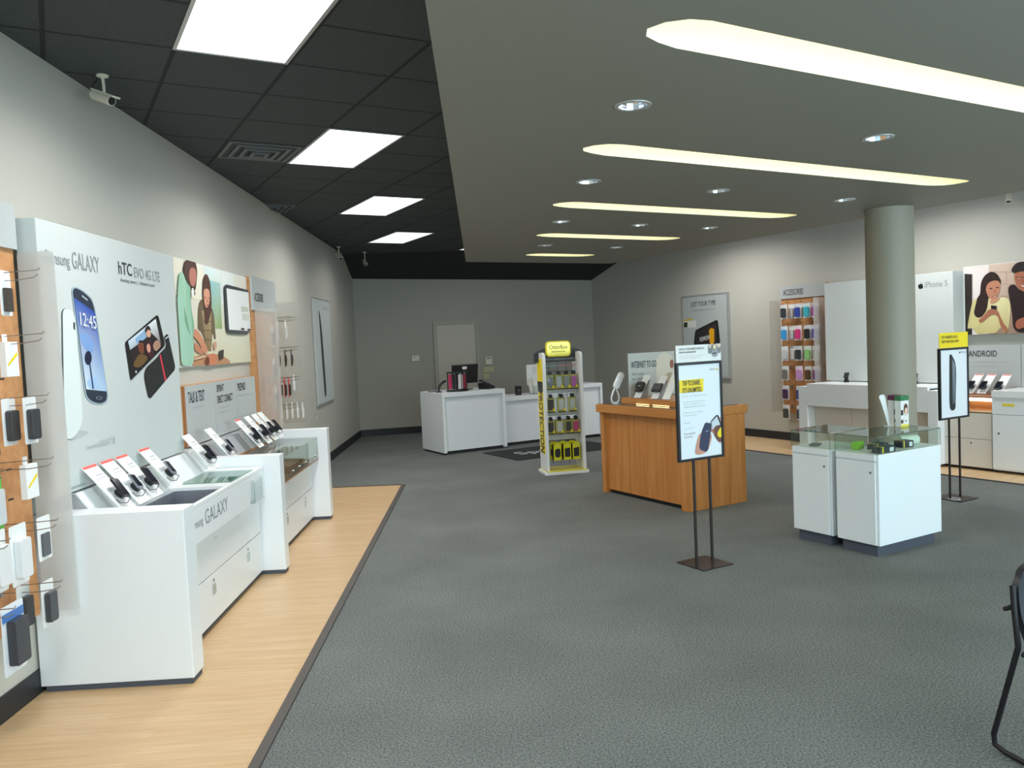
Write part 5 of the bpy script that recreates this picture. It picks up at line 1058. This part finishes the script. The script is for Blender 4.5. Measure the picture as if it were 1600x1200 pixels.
# ------------------------------------------------------------------ service desk at the back
def block(x0, x1, y0, y1, ztop, lab, wl=0.045, thick=0.065, left=True, right=True):
    t = thing('service_counter', lab, 'counter', G(x0, y0, 0), PHI, 'joined blocks of the white service desk')
    w = x1-x0; d = y1-y0; b = MB()
    MB().box(0, w, 0, d, ztop-thick, ztop).obj('worktop', M_WHITE, t, bevel=0.003)
    if left: MB().box(0, wl, 0, d, 0.03, ztop-thick).obj('side_panel', M_WHITE, t)
    if right: MB().box(w-wl, w, 0, d, 0.03, ztop-thick).obj('side_panel', M_WHITE, t)
    MB().box(wl if left else 0, w-wl if right else w, 0.05, 0.07, 0.05, ztop-thick).obj('front_panel', M_WHITE, t)
    MB().box(0.03, w-0.03, 0.07, d-0.02, 0.0, 0.05).obj('kick_plate', M_KICK if False else M_BASE, t)
    return t
block(4.98, 6.05, 10.85, 11.66, 0.925, 'left raised block of the white service desk below the dark doorway')
block(6.052, 7.198, 11.02, 11.62, 0.775, 'low middle block of the white service desk with brochures on it', left=False, right=False)
block(7.20, 7.90, 10.85, 11.66, 0.90, 'right raised block of the white service desk between the rack and the wood desk')
mo = thing('monitor', 'black computer monitor seen from behind on the left service desk block', 'monitor', G(5.60, 11.35, 0.926), PHI+0.15)
MB().box(-0.11, 0.11, -0.08, 0.08, 0, 0.012).obj('foot', M_BLACK, mo); MB().box(-0.03, 0.03, -0.015, 0.015, 0.012, 0.2).obj('neck', M_BLACK, mo)
MB().box(-0.24, 0.24, -0.025, 0.02, 0.10, 0.40).xf(Matrix.Rotation(0.12, 4, 'X') @ Matrix.Rotation(-0.0, 4, 'Y')).obj('housing', M_BLACK, mo, bevel=0.008)
tag(MB().prism(rr(0, 0.085, 0, 0.06, 0.012), -0.002, 0, 'y').obj('note_tag', M_CARD), 'small white note stuck on the back of the monitor', 'note', loc=G(5.545, 11.274, 1.245), rz=PHI+0.15)
cd = thing('carousel_display', 'dark round counter carousel holding pink white and red cases on the service desk', 'display stand', G(5.35, 11.08, 0.926), PHI)
MB().cyl((0, 0, 0), 0.17, 0.02, 28).cyl((0, 0, 0.28), 0.16, 0.015, 28).cyl((0, 0, 0.02), 0.012, 0.26, 10).obj('frame', M_BLACK, cd, smooth=True)
for k in range(8):
    a = math.tau*k/8; MB().box(-0.004, 0.004, -0.004, 0.004, 0.02, 0.28).xf(Matrix.Translation((0.155*math.cos(a), 0.155*math.sin(a), 0))).obj('post', M_BLACK, cd)
cc = [('d83c68', 'pink', -2.95), ('3a3638', 'dark grey', -2.35), ('e4dede', 'white', -1.62), ('9c3444', 'dark red', -0.95), ('2c2a2c', 'black', -0.35)]
for hexc, nm, a in cc:
    t = thing('phone_case', nm + ' phone case hanging in the round counter carousel', 'phone case', G(5.35, 11.08, 0.926) + Vector((0.125*math.cos(a+PHI), 0.125*math.sin(a+PHI), 0.04)), a+PHI+math.pi/2, 'cases in the counter carousel')
    MB().prism(rr(-0.036, 0.036, 0, 0.22, 0.012), -0.012, 0.0, 'y').obj('shell', mat('case_'+hexc, hexc, 0.4), t, bevel=0.003)
    MB().box(-0.01, 0.01, -0.006, -0.002, 0.22, 0.24).obj('hang_tab', M_CARD, t)
def desk_phone(loc, rz, lab, cat='telephone'):
    t = thing('desk_phone', lab, cat, loc, rz, 'black telephones on the service desk')
    MB().prism([(-0.1, 0.0), (0.1, 0.0), (0.1, 0.09), (0.06, 0.10), (-0.1, 0.03)], -0.09, 0.09, 'x').obj('base', M_BLACK, t, bevel=0.004)
    MB().tube([(-0.07, -0.08, 0.06), (-0.07, -0.05, 0.085), (-0.07, 0.05, 0.135), (-0.07, 0.09, 0.13)], 0.018, 10).obj('handset', M_BLACK, t, smooth=True)
    return t
desk_phone(G(5.88, 11.12, 0.926), PHI+0.5, 'black telephone right of the monitor on the left service desk block')
desk_phone(G(7.62, 11.2, 0.901), PHI-0.6, 'black telephone on the right raised block of the service desk')
scn = thing('barcode_scanner', 'black barcode scanner on a stand at the far left of the service desk', 'scanner', G(5.07, 11.15, 0.926), PHI)
MB().lathe([(0.05, 0), (0.045, 0.012), (0.015, 0.02), (0.012, 0.06)], 16).obj('base', M_BLACK, scn, smooth=True)
MB().tube([(0.0, 0, 0.06), (0.02, 0, 0.1), (0.07, 0.0, 0.15), (0.12, 0, 0.165)], 0.02, 10).obj('head', M_BLACK, scn, smooth=True)
spk = thing('card_terminal', 'small black rounded device standing on the low middle service desk', 'device', G(6.52, 11.25, 0.776), PHI)
MB().prism(rr(-0.048, 0.048, 0, 0.155, 0.02), -0.03, 0.03, 'y').obj('body', M_BLACK, spk, bevel=0.006); MB().box(-0.015, 0.015, -0.0315, -0.031, 0.075, 0.083).obj('logo_mark', M_INKL, spk)
rs2 = thing('recycling_sign', 'white rounded sign with a triangle of arrows standing on the middle service desk', 'sign', G(6.78, 11.40, 0.776), PHI)
MB().prism(rr(0, 0.30, 0.14, 0.475, 0.02), 0.0, 0.006, 'y').box(0.04, 0.26, -0.03, 0.08, 0.0, 0.004).box(0.12, 0.18, 0.007, 0.011, 0.0, 0.3).obj('card', M_CARD, rs2)
tri = []
for k in range(3):
    a = math.pi/2 + k*math.tau/3; c = (0.15, 0.395); R = 0.045
    p = [(c[0]+R*math.cos(a+s), c[1]+R*math.sin(a+s)) for s in (0.25, 1.85)]; q = [(c[0]+R*0.72*math.cos(a+s), c[1]+R*0.72*math.sin(a+s)) for s in (1.75, 0.35)]
    tri.append(('p', '6c7276', p+q))
art(tri, rs2, 'arrow_symbol'); text_mesh([('RECYCLE', 0.10, 0.325, 0.10, 0.014)], rs2, M_INKG, 'lettering')
bh = thing('brochure_holder', 'clear brochure holder fanned with pale leaflets on the middle service desk', 'brochure holder', G(6.72, 11.2, 0.776), PHI)
MB().box(0, 0.34, -0.06, -0.057, 0, 0.14).box(0, 0.34, 0.06, 0.063, 0, 0.2).box(0, 0.34, -0.06, 0.063, 0, 0.003).obj('holder', M_CLEAR, bh)
for k in range(4):
    MB().box(0, 0.10, -0.004, 0.0, 0, 0.25).xf(Matrix.Translation((0.02+0.075*k, 0.03-0.015*k, 0.004)) @ Matrix.Rotation(-0.25+0.08*k, 4, 'Y')).obj('leaflet', mat('leaflet_%d' % (k % 2), ('d8d4cc', 'e4e2dc')[k % 2], 0.5), bh)
tag(MB().prism(rr(-0.05, 0.05, -0.035, 0.035, 0.012), 0, 0.022).obj('card_reader', M_CARD), 'small white card reader beside the left raised block on the low service desk', 'card reader', loc=G(6.14, 11.2, 0.776), rz=PHI)
tag(MB().prism(rr(-0.07, 0.07, -0.045, 0.045, 0.01), 0, 0.01).obj('mouse_pad', M_DGREY), 'flat dark pad at the left end of the service desk top', 'pad', loc=G(5.06, 11.35, 0.9265), rz=PHI)
# back wall fittings
def wallbit(t, z, w, h, d, m, name, lab, cat, det=None):
    o = tag(MB().box(-w/2, w/2, -d, 0, -h/2, h/2).obj(name, m, bevel=0.003), lab, cat, loc=bk_at(t, z, 0.0) , rz=BKA)
    if det: MB().box(det[0], det[1], -d-0.002, -d, det[2], det[3]).obj('display', M_DGREY, o)
    return o
wallbit(1.09, 1.407, 0.14, 0.10, 0.025, M_CREAM, 'thermostat', 'small cream thermostat on the back wall left of the door', 'thermostat', (-0.03, -0.005, 0.015, 0.03))
wallbit(2.50, 1.30, 0.13, 0.15, 0.025, M_CREAM, 'alarm_keypad', 'cream alarm keypad with a dark display on the back wall right of the door', 'keypad', (-0.04, 0.04, 0.035, 0.055))
wallbit(2.49, 1.125, 0.215, 0.10, 0.012, mat('yellowed_plastic', 'b9b68c', 0.5), 'switch_plate', 'wide yellowed switch plate below the alarm keypad', 'switch plate')
wallbit(2.44, 0.995, 0.12, 0.11, 0.012, MATS['yellowed_plastic'], 'wall_plate', 'small yellowed wall plate below the wide switch plate', 'wall plate')
# floor mat
mt = thing('floor_mat', 'black entrance style mat with white lettering in front of the service desk', 'mat', G(5.50, 9.58, 0.0), PHI)
MB().prism(rr(0, 1.85, 0, 1.06, 0.03), 0, 0.008).obj('mat_body', mat('mat_rubber', '17181b', 0.9, noise=0.2, scale=80), mt)
tx = text_mesh([('Sprint', 0.30, 0.36, 0.95, 0.34)], mt, mat('mat_white', 'c8cacc', 0.8), 'lettering', y=0); tx.rotation_euler = (-math.pi/2, 0, 0)
tx.rotation_euler = (-math.pi/2, 0, 0)
for v in tx.data.vertices: v.co = Vector((v.co.x, -0.0085, -v.co.z)) if False else v.co
tx.rotation_euler = (0, 0, 0)
for v in tx.data.vertices: v.co = Vector((v.co.x, v.co.z, 0.009))

# ------------------------------------------------------------------ case rack
TA = math.radians(9.5); TO = Vector((0.765, 9.715, 0.0)); 
def tw(x, y, z=0.0): return TO + Vector((x*math.cos(TA)-y*math.sin(TA), x*math.sin(TA)+y*math.cos(TA), z))
rk = thing('case_rack', 'tall white and yellow merchandise rack with black header and four rows of phone cases', 'display rack', TO, TA)
def side(x0, x1):
    pr = [(0, 0.03), (0.33, 0.03), (0.33, 1.38), (0.30, 1.45), (0.2, 1.485), (0.1, 1.495), (0.04, 1.49), (0.0, 1.46)]
    return MB().prism(pr, x0, x1, 'x').obj('side_panel', M_WHITE2, rk, bevel=0.004)
side(0.0, 0.035); side(0.465, 0.50)
gf = MB().box(-0.002, 0.0, 0.05, 0.30, 0.25, 1.42).obj('side_graphic', M_YEL, rk)
MB().box(-0.003, -0.002, 0.05, 0.30, 1.02, 1.14).obj('side_graphic_block', M_BLACK, rk)
tx = text_mesh([('PROTECTION', 0, 0, 0.76, 0.19)], rk, M_BLACK, 'side_lettering', y=0, bold=0.05)
for v in tx.data.vertices: v.co = Vector((-0.0045, 0.27 - v.co.z, 0.26 + (0.76 - v.co.x)))
bd = MB().prism(rr(0.08, 0.27, 1.20, 1.37, 0.04), -0.005, -0.002, 'x').obj('side_badge', M_YEL, rk)
hp = [(-0.06, 1.37), (0.56, 1.37), (0.56, 1.47)] + [(0.25+0.31*math.cos(math.radians(a)), 1.47+0.085*math.sin(math.radians(a))) for a in range(8, 173, 12)] + [(-0.06, 1.47)]
MB().prism(hp, 0.20, 0.225, 'y').obj('header', mat('charcoal_board', '33343a', 0.5), rk)
text_mesh([("WE'VE GOT TECHNOLOGY COVERED", 0.03, 1.395, 0.44, 0.02)], rk, M_INKL, 'header_lettering', y=0.199, bold=0.01)
MB().prism(rr(0.085, 0.405, 1.435, 1.63, 0.05), 0.165, 0.198, 'y').obj('badge', M_YEL, rk, bevel=0.006)
MB().prism(rr(0.10, 0.39, 1.45, 1.615, 0.04), 0.163, 0.165, 'y').obj('badge_face', mat('badge_gloss', 'e8d85c', 0.15, metal=0.3), rk)
text_mesh([('OtterBox', 0.13, 1.53, 0.235, 0.05), ('INNOVATION', 0.16, 1.49, 0.17, 0.018)], rk, M_BLACK, 'badge_lettering', y=0.161, bold=0.02)
MB().prism(rr(-0.03, 0.53, -0.03, 0.36, 0.03), 0.0, 0.035).obj('base', M_WHITE2, rk, bevel=0.004)
MB().box(0.0, 0.50, -0.02, 0.33, 0.036, 0.05).obj('base_tray', mat('pale_yellow', 'dcd04c', 0.45), rk)
for zz, z2 in ((0.978, 1.03), (0.70, 0.75), (0.40, 0.475)): MB().box(0.035, 0.465, 0.205, 0.215, zz, z2).obj('cross_bar', M_WHITE2, rk)
MB().box(0.035, 0.465, 0.24, 0.27, 1.315, 1.33).obj('header_rail', mat('teal_strip', '7aa0a8', 0.3), rk)
MB().box(0.25, 0.465, 0.235, 0.24, 1.315, 1.33).obj('pink_rail', mat('pink_strip', 'b87880', 0.3), rk)
gw = MB()
for x in (0.14, 0.25, 0.36): gw.tube([(x, 0.26, 0.1), (x, 0.26, 1.36)], 0.003, 6)
for z in (0.15, 0.37, 0.65, 0.95, 1.25): gw.tube([(0.035, 0.26, z), (0.465, 0.26, z)], 0.003, 6)
gw.obj('wire_grid', M_BLACKM, rk)
RWS = [(1.225, 0.19, 'top', [(0.105, '7c8088', 'grey'), (0.215, 'c8ccd4', 'silver'), (0.31, '9a9ea6', 'light grey'), (0.405, 'c85cb4', 'pink')]),
       (0.945, 0.19, 'second', [(0.10, '2e2e32', 'black'), (0.235, 'dedfda', 'white'), (0.375, 'd2d4cc', 'off white')]),
       (0.665, 0.18, 'third', [(0.09, '2e2e32', 'black'), (0.20, 'dcdcd8', 'white'), (0.315, '302e30', 'black'), (0.41, 'd83c80', 'magenta')])]
M_PKY = mat('pack_yellow', 'e6d850', 0.4)
for z, h, rn_, L in RWS:
    for j, (x, cc_, nm) in enumerate(L):
        hb = MB().tube([(x, 0.26, z+0.015), (x, 0.04, z+0.02)], 0.0025, 6).obj('hook', M_BLACKM, rk)
        t = thing('case_pack', 'boxed %s phone case, %s in the %s row of the tall rack' % (nm, ['leftmost', 'second', 'third', 'rightmost'][j if not (len(L) == 3 and j == 2) else 3], rn_), 'packaged accessory', tw(x, 0.07, z), TA, 'packaged cases on the tall rack')
        MB().box(-0.048, 0.048, 0.0, 0.05, -h, -0.01).obj('clear_box', M_CLEAR, t)
        MB().prism(rr(-0.033, 0.033, -h+0.03, -0.03, 0.012), 0.006, 0.022, 'y').obj('phone_case', mat('rackcase_'+cc_, cc_, 0.35), t, bevel=0.003)
        MB().box(-0.046, 0.046, 0.03, 0.048, -h+0.002, -0.012).obj('yellow_insert', M_PKY, t)
        MB().box(-0.02, 0.02, 0.0, 0.012, -0.01, 0.03).obj('hang_tab', M_BLACK, t)
        MB().box(-0.048, 0.048, -0.001, 0.0, -h, -h+0.012).obj('base_band', M_BLACK, t)
        MB().box(0.02, 0.046, -0.0015, -0.0002, -h+0.015, -h+0.05).obj('yellow_label', M_YEL, t)
        # a second pack behind the front one
        r = t.copy(); col.objects.link(r); r.location = tw(x+0.012, 0.145, z); r['label'] = 'pack behind the %s one, %s in the %s row of the rack' % (nm, ['leftmost', 'second', 'third', 'rightmost'][j if not (len(L) == 3 and j == 2) else 3], rn_)
        for c_ in t.children:
            e_ = c_.copy(); col.objects.link(e_); e_.parent = r
M_YC = mat('yellow_carton', 'dcd820', 0.35)
for j, (x, nm) in enumerate(((0.155, 'left'), (0.28, 'middle'), (0.395, 'right'))):
    MB().tube([(x, 0.26, 0.375), (x, 0.04, 0.38)], 0.0025, 6).obj('hook', M_BLACKM, rk)
    t = thing('case_carton', 'yellow and black boxed case, %s one in the bottom row of the tall rack' % nm, 'packaged accessory', tw(x, 0.06, 0.365), TA, 'yellow cartons on the tall rack')
    MB().box(-0.048, 0.048, 0.0, 0.09, -0.20, -0.005).obj('carton', M_YC, t, bevel=0.002)
    MB().box(-0.049, -0.048, 0.001, 0.089, -0.199, -0.006).obj('carton_side', M_BLACK, t)
    MB().box(-0.03, 0.03, 0.0, 0.004, -0.005, 0.025).obj('hang_tab', M_YC, t)
    art([('s' if j == 0 else 'p', '24242a', [(-0.034, -0.165), (-0.034, -0.06), (0.036, -0.05), (0.036, -0.165)]), ('p', 'd8d860', [(-0.03, -0.03), (0.03, -0.03), (0.02, -0.016), (-0.02, -0.016)])], t, 'printed_front')
    r = t.copy(); col.objects.link(r); r.location = tw(x-0.03, 0.155, 0.365); r['label'] = 'carton tucked behind the %s yellow box in the bottom row of the rack' % nm
    for c_ in t.children:
        e_ = c_.copy(); col.objects.link(e_); e_.parent = r
# ------------------------------------------------------------------ chair cut off by the right edge
ch = thing('sled_chair', 'black padded tube frame chair cut off by the right picture edge', 'chair', (2.234, 2.69, 0), 0.25)
def shell(w, h, th, curve, n=8):
    b = MB()
    return b
bkm = MB(); N = 9
gridF = []; gridB = []
for i in range(N+1):
    u = -1 + 2*i/N; row = []; rowb = []
    for j in range(N+1):
        v = j/N; wq = 0.235*(0.90+0.10*math.sin(math.pi*min(1, v*1.1))) * (1 - 0.10*max(0, v-0.8)/0.2*abs(u))
        x = u*wq; z = 0.45 + 0.285*v - 0.03*max(0, v-0.75)/0.25*u*u; y = 0.20 + 0.05*v + 0.05*(1-u*u)*0.8
        row.append(bkm.bm.verts.new((x, y, z))); rowb.append(bkm.bm.verts.new((x, y+0.028, z)))
    gridF.append(row); gridB.append(rowb)
for i in range(N):
    for j in range(N):
        bkm.bm.faces.new([gridF[i][j], gridF[i+1][j], gridF[i+1][j+1], gridF[i][j+1]]); bkm.bm.faces.new([gridB[i][j], gridB[i][j+1], gridB[i+1][j+1], gridB[i+1][j]])
for i in range(N):
    bkm.bm.faces.new([gridF[i][0], gridB[i][0], gridB[i+1][0], gridF[i+1][0]]); bkm.bm.faces.new([gridF[i][N], gridF[i+1][N], gridB[i+1][N], gridB[i][N]])
    bkm.bm.faces.new([gridF[0][i], gridF[0][i+1], gridB[0][i+1], gridB[0][i]]); bkm.bm.faces.new([gridF[N][i], gridB[N][i], gridB[N][i+1], gridF[N][i+1]])
M_SEAT = mat('navy_black_vinyl', '23262e', 0.38, noise=0.05)
bkm.obj('backrest', M_SEAT, ch, smooth=True)
MB().prism(rr(-0.23, 0.23, -0.26, 0.20, 0.05), 0.43, 0.475).obj('seat', M_SEAT, ch, bevel=0.012, smooth=True)
for s in (-1, 1):
    MB().tube([(s*0.245, 0.245, 0.665), (s*0.25, 0.235, 0.58), (s*0.25, 0.22, 0.44), (s*0.25, 0.26, 0.30), (s*0.25, 0.33, 0.06), (s*0.25, 0.325, 0.022), (s*0.25, 0.28, 0.013), (s*0.25, -0.25, 0.013), (s*0.25, -0.29, 0.03), (s*0.25, -0.28, 0.08), (s*0.25, -0.22, 0.42), (s*0.25, 0.2, 0.42)], 0.0105, 10).obj('leg', M_BLACKM, ch, smooth=True)
MB().tube([(-0.25, 0.245, 0.585), (-0.255, 0.27, 0.57), (0, 0.295, 0.565), (0.255, 0.27, 0.57), (0.25, 0.245, 0.585)], 0.009, 8).tube([(-0.25, -0.22, 0.42), (0.25, -0.22, 0.42)], 0.0105, 10).obj('frame_bar', M_BLACKM, ch, smooth=True)
